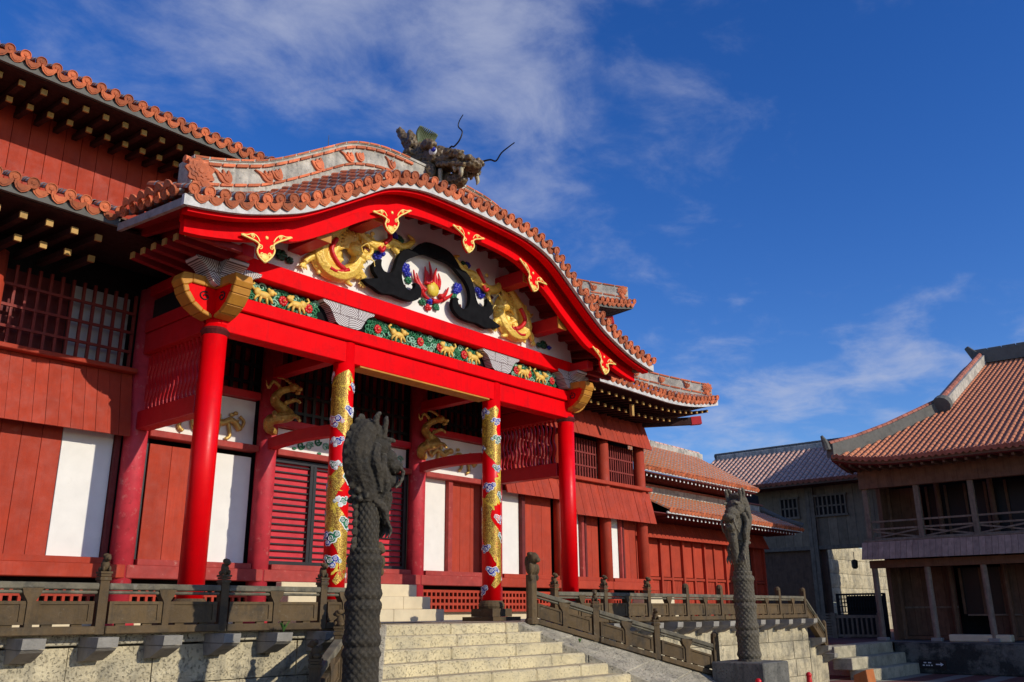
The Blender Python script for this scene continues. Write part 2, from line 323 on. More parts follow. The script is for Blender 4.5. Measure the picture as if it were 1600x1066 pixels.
YZ = lambda a, b, d: (d, a, b)
def frame(org, ax, ay, az_): return Matrix(((ax.x, ay.x, az_.x, org.x), (ax.y, ay.y, az_.y, org.y), (ax.z, ay.z, az_.z, org.z), (0, 0, 0, 1)))
def interp(x, xs, ys):
    if x <= xs[0]: return ys[0]
    for i in range(1, len(xs)):
        if x <= xs[i]:
            t = (x - xs[i-1])/(xs[i]-xs[i-1]); return ys[i-1] + (ys[i]-ys[i-1])*t
    return ys[-1]
def catmull(pts, n=6, closed=False):
    out = []; k = len(pts); P = [Vector(p) for p in pts]
    for i in range(k if closed else k-1):
        p0, p1, p2, p3 = (P[(i+q) % k] if closed else P[min(max(i+q, 0), k-1)] for q in (-1, 0, 1, 2))
        for j in range(n):
            t = j/n; out.append(.5*((2*p1) + (p2-p0)*t + (2*p0-5*p1+4*p2-p3)*t*t + (3*p1-p0-3*p2+p3)*t**3))
    if not closed: out.append(P[-1])
    return out
XC = 11.32                                  # axis of the porch

# ================================================================== ground
gx = [(-300, 0), (17, 0), (29, -.34), (500, -.34)]                # ground dropped on the right to meet the hall scaled about the camera
gm = MB().add([(x, y, z) for x, z in gx for y in (-300, 500)], [(2*i, 2*i+2, 2*i+3, 2*i+1) for i in range(3)]).build('ground', pave); gm['kind'] = 'structure'
# ================================================================== stone terrace
ZT = 1.55
def vprism(mb, p0, p1, z0, z1, th, mi=0):
    """upright board from p0 to p1 (sloping with them), z0..z1 above the line, thickness th"""
    p0 = Vector(p0); p1 = Vector(p1); d = p1 - p0; d.z = 0; nrm = Vector((-d.y, d.x, 0)).normalized()*th/2
    vs = []
    for p in (p0, p1):
        for z in (z0, z1):
            for s in (-1, 1): vs.append(p + Vector((0, 0, z)) + nrm*s)
    mb.add(vs, [(0, 1, 3, 2), (4, 6, 7, 5), (0, 4, 5, 1), (2, 3, 7, 6), (0, 2, 6, 4), (1, 5, 7, 3)], mi)
def rough_block(sx, sy, sz, seed, amp=.02):
    """stone block, centred, with an uneven front (-y) face"""
    mb = MB(); nu, nv = 6, 4
    def f(u, v):
        x = -sx/2 + sx*u; z = -sz/2 + sz*v; e = min(u, 1-u, v, 1-v)
        d = (noise.noise(Vector((x*2.2+seed*7.3, z*2.2, seed)))*amp*1.4 + noise.noise(Vector((x*6+seed*3.1, z*6, seed)))*amp*.6) if e > 0 else amp*.9
        return (x, -sy/2 + d, z)
    vs = [f(i/nu, j/nv) for i in range(nu+1) for j in range(nv+1)]
    k = len(vs); fs = [(i*(nv+1)+j, (i+1)*(nv+1)+j, (i+1)*(nv+1)+j+1, i*(nv+1)+j+1) for i in range(nu) for j in range(nv)]
    vs += [(-sx/2, sy/2, -sz/2), (sx/2, sy/2, -sz/2), (sx/2, sy/2, sz/2), (-sx/2, sy/2, sz/2)]
    I = lambda i, j: i*(nv+1)+j
    fs += [(k, k+3, k+2, k+1), tuple([I(i, 0) for i in range(nu+1)] + [k+1, k])[::-1], tuple([I(i, nv) for i in range(nu+1)] + [k+2, k+3]),
           tuple([I(0, j) for j in range(nv+1)] + [k+3, k]), tuple([I(nu, j) for j in range(nv+1)] + [k+2, k+1])[::-1]]
    return mb.add(vs, fs)
terr = thing('stone_terrace', 'pale limestone terrace with corbelled edge under the red hall', 'terrace', (14, 12.5, 0))
MB().box(-2, 25.1, 10.98, 19, 0, 1.33).build('core', limeg, terr)
fl = MB().box(-2, 25.1, 10.74, 14.6, 1.38, ZT-.03).build('floor_slab', limeg, terr, bevel=.01)
for (xa, xb) in ((-1.9, 8.9), (13.6, 25.1)):
    zs = [0, .44, .90, 1.36] if xa < 0 else [-.42, 0, .44, .90, 1.36]
    for r in range(len(zs)-1):
        x = xa - rnd.uniform(0, .4)*(r % 2)
        while x < xb - .05:
            wd = min(rnd.uniform(.75, 1.25), xb - x)
            if xb - x - wd < .35: wd = xb - x
            h = zs[r+1]-zs[r]
            me = rough_block(wd-.012, .30, h-.012, rnd.uniform(0, 50), .022).mesh('stone_block', lime)
            inst('stone_block', me, Matrix.Translation((x+wd/2, 10.90 + rnd.uniform(-.012, .012), (zs[r]+zs[r+1])/2)), terr)
            x += wd
cm = MB()
cm.prism([(10.86, 1.20), (10.62, 1.22), (10.36, 1.33), (10.32, 1.36), (10.86, 1.36)], YZ, -.115, .115)
cm.prism([(10.86, 1.366), (10.315, 1.366), (10.30, 1.475), (10.86, 1.475)], YZ, -.12, .12)
cme = cm.mesh('corbel', corb)
LP = [-1.38, .20, 1.78, 3.36, 4.94, 6.52, 8.10]; RP = [13.45 + 1.597*i for i in range(8)]
cx = sorted(set([round(p, 3) for p in LP + RP] + [round((a+b)/2, 3) for a, b in list(zip(LP, LP[1:])) + list(zip(RP, RP[1:]))]))
for x in cx:
    inst('corbel', cme, Matrix.Translation((x, 0, rnd.uniform(-.008, .004))) @ Matrix.Translation((0, 10.6, 0)) @ Matrix.Rotation(rnd.uniform(-.03, .03), 4, 'Z') @ Matrix.Translation((0, -10.6, 0)), terr)
for x, z in ((25.14, .88), (25.52, .66), (25.90, .44)):          # stepped end of the wall
    me = rough_block(.37, .30, z+.41, x, .022).mesh('stone_block', lime); inst('stone_block', me, Matrix.Translation((x+.19, 10.90, z/2-.21)), terr); inst('corbel', cme, Matrix.Translation((x+.2, .12, z-1.40)), terr)

# ------------------------------------------------------------------ lions and balustrades
lm = MB()
for c, r in (((0, 0, .07), (.05, .06, .07)), ((0, -.045, .155), (.042, .045, .045)), ((0, -.085, .145), (.024, .025, .022)), ((-.035, -.05, .03), (.018, .025, .035)), ((.035, -.05, .03), (.018, .025, .035)),
             ((-.04, .02, .025), (.025, .045, .03)), ((.04, .02, .025), (.025, .045, .03)), ((0, .05, .10), (.022, .025, .05)), ((-.032, -.02, .185), (.014, .02, .016)), ((.032, -.02, .185), (.014, .02, .016)), ((0, -.01, .175), (.045, .035, .035))):
    lm.ell(c, r, 5)
lion_me = lm.mesh('lion_finial', balus, True)
pm = MB(); pm.box(-.054, .054, -.054, .054, 0, .64); pm.box(-.066, .066, -.066, .066, .60, .635); pm.box(-.060, .060, -.060, .060, .645, .67); pm.box(-.070, .070, -.070, .070, .675, .70)
post_me = pm.mesh('post', balus)
pm2 = MB(); pm2.box(-.056, .056, -.056, .056, 0, .72); pm2.tube([(0, 0, .70), (0, 0, .76), (0, 0, .80)], [.075, .07, .03], 10)
plainpost_me = pm2.mesh('post', balus)
st = MB(); st.prism([(-.042, 0), (.042, 0), (.04, .27), (.05, .30), (.09, .36), (.115, .44), (-.115, .44), (-.09, .36), (-.05, .30), (-.04, .27)], XZ, -.06, .06)
strut_me = st.mesh('strut', balus)
def balustrade(label, pts, lions, first=True, last=True, rise=0.0, group='stone balustrades'):
    pts = [Vector(p) for p in pts]
    b = thing('stone_balustrade', label, 'balustrade', pts[0], group)
    n = len(pts)
    for i, p in enumerate(pts):
        d = pts[min(i+1, n-1)] - pts[max(i-1, 0)]; ang = math.atan2(d.y, d.x)
        if not (i == 0 and not first): po = inst('post', post_me if lions[i] else plainpost_me, Matrix.Translation(p) @ Matrix.Rotation(ang, 4, 'Z'), b)
        if lions[i] and not (i == 0 and not first):
            inst('lion_finial', lion_me, Matrix.Translation((0, 0, .70)) @ Matrix.Rotation(rnd.uniform(-.25, .25), 4, 'Z') @ Matrix.Scale(1.0, 4), po)
        if i == n-1: break
        q = pts[i+1]; u = (q - p).normalized(); a0 = p + u*.06; a1 = q - u*.06
        m = MB(); vprism(m, a0, a1, .492, .568, .12); vprism(m, a0, a1, .445, .482, .08); m.build('top_rail', balust, b, bevel=.012)
        m = MB(); vprism(m, a0, a1, 0, .09, .16); m.build('base_rail', balus, b, bevel=.01)
        mid = (p + q)/2
        inst('strut', strut_me, Matrix.Translation(mid + Vector((0, 0, .075))) @ Matrix.Rotation(math.atan2(u.y, u.x), 4, 'Z'), b)
        for s0, s1 in ((a0 + u*.03, mid - u*.045), (mid + u*.045, a1 - u*.03)):
            m = MB(); vprism(m, s0, s1, .115, .365, .05)
            ln = (s1 - s0); k0 = s0 + ln*.0; 
            nrm = Vector((-u.y, u.x, 0)).normalized()
            for sd in (-1, 1):
                o = nrm*(.032*sd)
                vprism(m, s0+o, s1+o, .33, .365, .016); vprism(m, s0+o, s1+o, .115, .145, .016)
                vprism(m, s0+o, s0+ln*.09+o, .146, .329, .016); vprism(m, s1-ln*.09+o, s1+o, .146, .329, .016)
            for t in (.25, .75):                                   # little feet under the panel
                c0 = s0 + ln*(t-.09); c1 = s0 + ln*(t+.09); vprism(m, c0, c1, .088, .118, .045)
            m.build('panel', balus, b)
    return b
YB = 10.6; ZB = 1.50
balustrade('long level stone balustrade with lion posts, left of the stairs', [(x, YB, ZB) for x in LP] + [(8.86, YB, ZB)], [1, 1, 1, 1, 1, 1, 1, 0])
balustrade('level terrace balustrade right of the stairs, running toward the wooden hall', [(x, YB, ZB) for x in RP], [1, 1, 1, 0, 0, 0, 0, 0])
A1, B1 = Vector((12.80, 10.6, 1.52)), Vector((15.80, 8.62, .52))
balustrade('sloping stair balustrade with lion posts, on the right cheek of the stairs', [A1 + (B1-A1)*t for t in (0, .335, .668, 1)], [1, 1, 1, 0], first=False)
A2, B2 = Vector((9.12, 10.6, 1.52)), Vector((6.55, 8.62, .52))
balustrade('sloping stair balustrade mostly hidden behind the left dragon pillar', [A2 + (B2-A2)*t for t in (0, .335, .668, 1)], [1, 1, 1, 1], first=False)
# tall guardian posts at the head of the stairs
for sx, lab in ((12.72, 'tall stone post with carved lion at right head of stairs'), (9.02, 'tall stone post with carved lion at left head of stairs, behind dragon pillar')):
    t = thing('lion_post', lab, 'stone post', (sx, 10.55, ZB), 'tall lion posts at the stair head')
    m = MB(); m.tube([(sx, 10.55, ZB), (sx, 10.55, ZB+.08), (sx, 10.55, ZB+.10), (sx, 10.55, ZB+.85)], [.125, .125, .10, .10], 8); m.build('shaft', balus, t, bevel=.008)
    m = MB()
    for c, r in (((0, 0, .98), (.10, .11, .15)), ((0, -.07, 1.14), (.10, .10, .10)), ((0, -.15, 1.11), (.06, .06, .05)), ((-.09, -.05, .95), (.05, .07, .10)), ((.09, -.05, .95), (.05, .07, .10)), ((0, .08, 1.08), (.06, .06, .12)),
                 ((-.075, -.02, 1.22), (.035, .05, .035)), ((.075, -.02, 1.22), (.035, .05, .035)), ((0, 0, 1.2), (.09, .07, .06)), ((-.08, -.06, .80), (.04, .05, .06)), ((.08, -.06, .8), (.04, .05, .06))):
        m.ell((sx + c[0], 10.55 + c[1], ZB + c[2]), r, 6)
    m.build('carved_lion', balus, t, remesh=.014)

# ------------------------------------------------------------------ flared staircase
stair = thing('stone_staircase', 'wide flared staircase of pale coral stone leading to the porch', 'staircase', (XC, 9.3, 0))
NS = 9; RISE = ZT/NS; TR = .325
def inner(y, s=1): return 1.08 + (10.6 - y)*.64 if s > 0 else 1.98 + (10.6 - y)*.92          # half width at distance y
for k in range(NS):                                   # k = 0 is the terrace edge step
    zt = ZT - RISE*k; y0 = 10.6 - TR*k; yb = y0 + TR + .06
    hw = inner(y0) + .10 + (.5 if k == 0 else 0)
    x = XC - inner(y0, -1) - .05; cuts = [x]
    while x < XC + hw: x += rnd.uniform(1.0, 1.7); cuts.append(min(x, XC + hw))
    if len(cuts) > 2 and cuts[-1] - cuts[-2] < .4: cuts.pop(-2)
    for a, b in zip(cuts, cuts[1:]):
        m = MB().box(a+.002, b-.002, y0 + rnd.uniform(-.006, .006), yb + (.5 if k == 0 else 0), zt - RISE - .03, zt - .002 + rnd.uniform(-.005, .003) - (.0 if k else .012))
        m.build('step_stone', stepm, stair, bevel=.022)
def zck(y): return max(ZT - .02 - (10.6 - y)*.515, .12)
for s in (-1, 1):                                     # cheek walls, course by course of upright blocks
    cu = [0, .2, .36, .55, .72, .88, 1.0]
    for t0, t1 in zip(cu, cu[1:]):
        q = []
        for t in (t0 + .002, t1 - .002):
            yi = 10.62 - 2.9*t; yo = 10.75 - 2.55*t; q.append(((XC + s*inner(yi, s), yi), (XC + s*(2.05 + 3.0*t + (.35 if s < 0 else 0)), yo)))
        ring = [q[0][0], q[1][0], q[1][1], q[0][1]]; dz = rnd.uniform(-.008, .004)
        m = MB().add([(p[0], p[1], zck(p[1]) + dz) for p in ring] + [(p[0], p[1], 0) for p in ring], [(0, 1, 2, 3), (7, 6, 5, 4)] + [(i, i+4, (i+1) % 4 + 4, (i+1) % 4) for i in range(4)]); m.build('cheek_block', limeg, stair, bevel=.012)

# ------------------------------------------------------------------ side steps at the right
ss = thing('side_steps', 'three weathered stone steps between terrace and wooden hall', 'steps', (25, 8.9, 0))
for k, (y, zt, xl) in enumerate(((9.12, .82, 22.75), (8.80, .55, 23.0), (8.48, .275, 23.2))):
    x = xl
    while x < 26.9:
        b = min(x + rnd.uniform(.9, 1.5), 26.98)
        if 26.98 - b < .3: b = 26.98
        m = MB().box(x+.002, b-.002, y + rnd.uniform(-.01, .01), y + .5, zt - .285, zt + rnd.uniform(-.006, .004)); m.build('step_stone', limes, ss, bevel=.015); x = b
MB().box(25.0, 60, 9.62, 24, 0, .80).build('landing', limeg, ss); MB().box(25.0, 60, 9.63, 24, .803, .815).build('landing_paving', mat('landing_brick', (.17, .05, .036), .9, .2, 4), ss)
# descending rail at the terrace end
balustrade('short stair rail dropping from the terrace end beside the side steps', [(24.63, YB, ZB), (25.85, YB, .62)], [0, 0], first=False)

# ================================================================== dragon pillars
def dragon_pillar(x, y, facing, label, mt):
    t = thing('stone_dragon_pillar', label, 'dragon pillar', (x, y, 0), 'pair of stone dragon pillars')
    m = MB().box(x-.52, x+.52, y-.52, y+.52, 0, .80); m.box(x-.56, x+.56, y-.56, y+.56, 0, .12); m.build('pedestal', pedst, t, bevel=.02)
    # scaly shaft: rings of coils at the foot, body tapering upward
    nt_, nz = 110, 230; z0, z1 = .80, 3.12
    def f(u, v):
        th = u*2*math.pi; z = z0 + (z1 - z0)*v; h = z - z0
        r = .136 + .036*max(0, min(1, (1.62 - h)/.10)) + .016*max(0, 1 - h/1.6)
        c = (h + .12) % .50
        if h < 1.62:
            r += .022*math.exp(-((c-.10)/.05)**2) + .022*math.exp(-((c-.24)/.05)**2) - .014*math.exp(-((c-.17)/.014)**2)
        a = th*14/(2*math.pi) + h*1.1; b = h/.10                 # lozenge scales
        d1 = (a+b) % 1.0; d2 = (a-b) % 1.0; e = min(d1, 1-d1, d2, 1-d2)
        r += .040*min(e, .28) + .010*(d1*.5+(1-d2)*.5) + .004*noise.noise(Vector((th*3, z*9, 1)))
        ang = th; return (x + r*math.cos(ang), y + r*math.sin(ang), z)
    m = MB(); m.grid(f, nt_, nz); m.build('coiled_body', mt, t, smooth=True, fix=True)
    # head: local +x is the way it faces
    fx = facing
    def P(a, b, c): return (x + a*fx*.86, y + b*.80, c)
    m = MB(); Q = lambda pts, r, n=10: m.tube(catmull([P(*p) for p in pts], 5), [interp(i/(5*(len(pts)-1)), [j/(len(r)-1) for j in range(len(r))], r) for i in range(5*(len(pts)-1)+1)], n)
    Q([(0, 0, 2.95), (-.05, 0, 3.15), (-.17, 0, 3.35), (-.19, 0, 3.58), (-.08, 0, 3.76), (.08, 0, 3.74)], [.17, .18, .185, .18, .165, .14])
    Q([(.08, 0, 3.0), (.10, 0, 3.25), (.08, 0, 3.5)], [.13, .13, .13])
    m.ell(P(.10, 0, 3.60), (.19, .17, .18), 8); m.ell(P(.26, 0, 3.50), (.19, .13, .12), 8); m.ell(P(.42, 0, 3.40), (.13, .13, .09), 8)
    m.ell(P(.50, 0, 3.42), (.07, .10, .06), 7)                                                     # nose
    Q([(.16, 0, 3.36), (.30, 0, 3.24), (.42, 0, 3.22), (.50, 0, 3.26)], [.10, .09, .075, .05])     # lower jaw
    for s in (-1, 1):
        m.ell(P(.20, .13*s, 3.62), (.065, .05, .05), 6); m.ell(P(.24, .15*s, 3.69), (.10, .03, .03), 6)
        Q([(.04, .13*s, 3.70), (-.04, .17*s, 3.88), (.02, .19*s, 4.0)], [.05, .04, .02], 7)        # horns
        Q([(.12, .16*s, 3.70), (.14, .18*s, 3.90), (.16, .17*s, 3.97)], [.04, .035, .015], 7)
        Q([(-.02, .19*s, 3.60), (-.08, .24*s, 3.42), (.0, .24*s, 3.25), (.05, .22*s, 3.05)], [.055, .07, .05, .03], 7)   # mane locks
        Q([(.10, .2*s, 3.50), (.06, .25*s, 3.32), (.14, .24*s, 3.12), (.10, .2*s, 2.95)], [.04, .055, .05, .02], 7)
        Q([(.38, .12*s, 3.42), (.50, .16*s, 3.34), (.44, .18*s, 3.2), (.34, .2*s, 3.12)], [.02, .022, .02, .012], 6)      # whiskers
        m.ell(P(.40, .10*s, 3.36), (.02, .015, .06), 5)
        Q([(.0, .15*s, 2.95), (.14, .20*s, 2.86), (.22, .16*s, 2.7)], [.06, .05, .04], 7)            # forelegs gripping the shaft
        for q in (-.05, 0, .05): Q([(.21, .16*s+q, 2.72), (.25, .16*s+q*1.4, 2.62), (.21, .16*s+q*1.4, 2.54)], [.022, .02, .008], 5)
    Q([(.30, .02, 3.18), (.32, 0, 3.0), (.26, 0, 2.75), (.25, 0, 2.55)], [.075, .085, .07, .02])    # beard
    for i in range(16):                                                                             # dorsal fins
        tt = i/15; c = catmull([(-.19, 0, 2.42), (-.18, 0, 2.7), (-.22, 0, 3.0), (-.37, 0, 3.38), (-.35, 0, 3.7), (-.16, 0, 3.93)], 3)[i]
        m.ell(P(c.x, 0, c.z), (.05, .028, .05), 5)
    rv = random.Random(int(x*10))
    for i in range(46):
        th = rv.uniform(0, 6.28); zz = rv.uniform(2.95, 3.75); m.ell(P(-.08 + .165*math.cos(th), .165*math.sin(th), zz), (.04, .04, .036), 5)
    carve(m.build('dragon_head', mt, t, remesh=.012), .016, .04)
    return t
dragon_pillar(6.74, 8.06, 1, 'dark scaly stone dragon pillar in front, head turned right, left of stairs', stoned)
dragon_pillar(16.05, 8.06, -1, 'grey stone dragon pillar on square pedestal, right of stairs', stoner)
# ================================================================== main hall
hall = thing('palace_hall', 'large vermilion palace hall with curved porch gable and tiled double roof', 'palace hall', (XC, 17, ZT))
def bx(name, mt, parent, *b, bevel=.006): return MB().box(*b).build(name, mt, parent, bevel=bevel)
bx('core', darkin, hall, .35, 22.3, 14.62, 24, ZT, 7.6, bevel=0)
bx('foundation', cream, hall, .3, 22.35, 14.30, 14.6, ZT, 1.74)
upw = bx('upper_wall', wallred, hall, 1.95, 20.65, 15.77, 23, 7.6, 10.9, bevel=0)
for i in range(40):                                              # boards of the upper wall
    x = 2.0 + i*.30
    if x > 8.6: break
    MB().box(x, x+.292, 15.72, 15.77, 8.2, 10.6).build('plank', wallred, upw, bevel=.004)
bx('upper_rail', wallred, hall, 1.95, 6.6, 15.67, 15.718, 9.12, 9.2)
bx('upper_rail', wallred, hall, 1.95, 6.6, 15.67, 15.718, 8.95, 9.0)

YW = 14.33
# ---- pillars of the front wall
for x in (.46, 2.34, 4.34, 6.86, 9.39, 13.25, 15.78, 18.3, 20.35, 22.2):
    inner_p = 6.5 < x < 16
    m = MB(); m.tube([(x, 14.2, 1.60), (x, 14.2, 7.1)], .188 if inner_p else .165, 20)
    p = m.build('pillar', pinkred if inner_p else wallred, hall, smooth=False)
    for q in p.data.polygons: q.use_smooth = len(q.vertices) == 4
    m = MB(); m.tube([(x, 14.2, 1.55), (x, 14.2, 1.60), (x, 14.2, 1.75), (x, 14.2, 1.82)], [.30, .30, .27, .21], 18); m.build('foot', pinkred if inner_p else wallred, p, smooth=True)
# ---- base beams, sills and floor vents, bay by bay
BAYS = [(.5, 2.16), (2.52, 4.16), (4.52, 6.65), (7.07, 9.18), (9.60, 13.04), (13.46, 15.57), (15.99, 18.12), (18.48, 20.17), (20.53, 22.45)]
for i, (a, b) in enumerate(BAYS):
    e = .12 if i < 8 else 0
    bx('base_beam', sillred if 3 <= i <= 5 else wallred, hall, a-.2+.002, b+.2-.002, 14.0, 14.36, 2.27, 2.475, bevel=.01)
    bx('sill', sillred if 3 <= i <= 5 else wallred, hall, a+.004, b-.004, 14.08, 14.36, 2.479, 2.575)
    if i == 4: continue
    m = MB(); nx = max(6, int((b-a)/.125)); dx = (b-a)/nx
    for k in range(nx+1): m.box(a+k*dx-.022, a+k*dx+.022, 14.16, 14.21, 1.75, 2.18)
    for z in (1.75, 1.885, 2.02, 2.155): m.box(a, b, 14.162, 14.208, z-.025, z+.03)
    m.build('vent_lattice', wallred, hall)
def panel(x0, x1, z0, z1, mt, y=YW, n=1, name='wall_panel', par=hall):
    for k in range(n):
        a = x0 + (x1-x0)*k/n; b = x0 + (x1-x0)*(k+1)/n
        MB().box(a+.003, b-.003, y, y+.05, z0, z1).build('plank' if n > 1 else name, mt, par, bevel=.004)
Z0, Z1 = 2.578, 4.60
panel(4.54, 5.74, Z0, Z1, wallred, n=4); panel(5.745, 6.56, Z0, Z1, white, name='white_panel'); bx('jamb_or_gap', darkred, hall, 6.565, 6.65, 14.25, 14.4, Z0, Z1)
panel(2.54, 4.16, Z0, Z1, wallred, n=5); panel(.5, 2.16, Z0, Z1, wallred, n=5); bx('side_wall', wallred, hall, .28, .349, 14.3, 24, 1.6, 7.4)
bx('jamb_or_gap', black, hall, 7.09, 7.17, 14.34, 14.4, Z0, Z1); panel(7.19, 8.40, Z0, Z1-.1, wallred, n=3); panel(8.41, 9.17, Z0, Z1-.1, white, name='white_panel');  # the black strip is no jamb: it paints the dark gap beside the panel
panel(13.47, 14.26, Z0, Z1, white, name='white_panel'); bx('jamb_or_gap', sillred, hall, 14.265, 14.40, 14.22, 14.4, Z0, Z1); panel(14.41, 15.42, Z0, Z1, wallred, n=3); bx('jamb_or_gap', sillred, hall, 15.43, 15.55, 14.22, 14.4, Z0, Z1)
panel(16.02, 16.82, Z0, Z1, white, name='white_panel'); bx('jamb_or_gap', darkred, hall, 16.825, 16.95, 14.22, 14.4, Z0, Z1); panel(16.96, 18.1, Z0, Z1, wallred, n=3)
panel(18.5, 19.28, Z0, 4.5, white, name='white_panel'); bx('jamb_or_gap', sillred, hall, 19.285, 19.40, 14.22, 14.4, Z0, 4.5); bx('jamb_or_gap', darkred, hall, 19.47, 19.55, 14.25, 14.4, Z0, 4.5); panel(19.56, 20.17, Z0, 4.5, wallred, n=2)
panel(20.55, 21.12, Z0, 4.5, white, name='white_panel'); bx('jamb_or_gap', sillred, hall, 21.125, 21.20, 14.22, 14.4, Z0, 4.5); bx('jamb_or_gap', darkred, hall, 21.27, 21.34, 14.25, 14.4, Z0, 4.5); panel(21.35, 22.05, Z0, 4.5, wallred, n=2)
panel(22.38, 22.46, 1.6, 7.1, wallred)
# ---- lattice door of the middle bay
door = bx('lattice_door', doorred, hall, 9.62, 13.02, 14.36, 14.42, 2.58, 4.55, bevel=0)
m = MB()
for x in (9.63, 10.52, 10.60, 11.32, 12.02, 12.10, 12.99): m.box(x-.035, x+.035, 14.28, 14.355, 2.58, 4.55)
m.box(9.6, 13.04, 14.282, 14.353, 2.579, 2.65); m.box(9.6, 13.04, 14.282, 14.353, 4.48, 4.552); m.build('door_frame', black, door)
for k in range(15):
    z = 2.72 + k*.122
    MB().box(9.665, 12.955, 14.31, 14.345, z-.012, z+.012).build('slat', black, door)
# ---- beams and boards above the doors
for (a, b) in (BAYS[3], BAYS[4], BAYS[5]):
    bx('head_beam', sillred, hall, a+.002, b-.002, 14.12, 14.38, 4.585, 4.70, bevel=.01)
panel(7.07, 9.18, 4.705, 5.56, white, 14.34, name='white_board'); panel(9.6, 13.04, 4.705, 5.14, white, 14.34, name='white_board'); panel(13.46, 15.57, 4.705, 5.56, white, 14.34, name='white_board')
for (a, b), z in ((BAYS[3], 5.57), (BAYS[4], 5.15), (BAYS[5], 5.57)):
    bx('rail', lacqd, hall, a+.002, b-.002, 14.18, 14.38, z, z+.14)
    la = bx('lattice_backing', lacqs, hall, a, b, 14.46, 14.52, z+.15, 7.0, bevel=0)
    m = MB(); k = a+.08; wide = b-a > 3
    while k < b:
        m.box(k-.035, k+.035, 14.33, 14.39, z+.14, 7.0); k += .21
    for zz in (z+.35, z+.70, z+1.05): m.box(a, b, 14.335, 14.385, zz-.03, zz+.03)
    m.build('window_lattice', black if wide else blk2, la)
# red hook ornaments glimpsed behind the middle lattice
m = MB()
for i in range(9):
    for j in range(2):
        m.ell((9.9+i*.38, 14.42, 5.52+j*.38), (.075, .02, .05), 5)
m.build('carved_lattice_flower', redp, hall, smooth=True)
# ---- plank skirts
def skirt(x0, x1, zb, zt, yb, yt, wdt, name='plank', mt=wallred):
    s = bx('skirt_board', darkred, hall, x0, x1, 14.26, 14.30, zb+.1, zt-.02, bevel=0)
    n = round((x1-x0)/wdt); d = (x1-x0)/n
    for k in range(n):
        a = x0 + k*d; dy = rnd.uniform(-.006, .006)
        MB().prism([(yb+dy, zb), (yt+dy, zt), (yt+.04, zt), (yb+.05, zb)], YZ, a+.003, a+d-.003).build(name, mt, s)
    return s
skirt(.34, 6.66, 4.50, 5.56, 13.98, 14.16, .19)
skirt(16.0, 18.3, 4.46, 5.06, 13.95, 14.14, .18)
skirt(18.3, 22.52, 4.13, 5.06, 13.88, 14.10, .175)
skirt(16.2, 22.52, 6.30, 7.10, 13.90, 14.16, .175)
# ---- windows
bx('window_sill', wallred, hall, .34, 6.66, 13.98, 14.36, 5.565, 5.64, bevel=.01)
bx('window_sill', wallred, hall, 16.2, 22.5, 13.96, 14.36, 5.065, 5.165, bevel=.01)
def window(a, b, z0, z1, dx, dz, backs):
    w_ = bx('window', darkin, hall, a, b, 14.56, 14.6, z0, z1, bevel=0)
    for (p, q, mt) in backs: MB().box(p, q, 14.5, 14.54, z0+.02, z1-.02).build('shutter', mt, w_)
    n = round((b-a)/dx)
    for k in range(n+1):
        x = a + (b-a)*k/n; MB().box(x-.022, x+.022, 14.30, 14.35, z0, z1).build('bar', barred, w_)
    k = z0 + dz
    while k < z1 - .05:
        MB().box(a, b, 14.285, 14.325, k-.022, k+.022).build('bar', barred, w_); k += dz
window(.52, 2.16, 5.645, 7.0, .19, .34, [(.6, 2.1, darkred)])
window(2.52, 4.16, 5.645, 7.0, .19, .34, [(2.6, 4.1, darkred)])
window(4.52, 6.64, 5.645, 7.0, .175, .34, [(4.6, 5.6, darkred), (5.66, 6.62, grywhite)])
window(16.0, 18.1, 5.17, 6.3, .125, .37, [(16.1, 17.2, darkred)])
window(18.5, 20.15, 5.17, 6.3, .125, .37, [(18.6, 18.9, grywhite), (19.25, 19.42, white), (19.6, 20.1, darkred)])
window(20.56, 22.02, 5.17, 6.3, .115, .37, [(20.6, 21.0, darkred), (21.3, 22.0, darkred)])

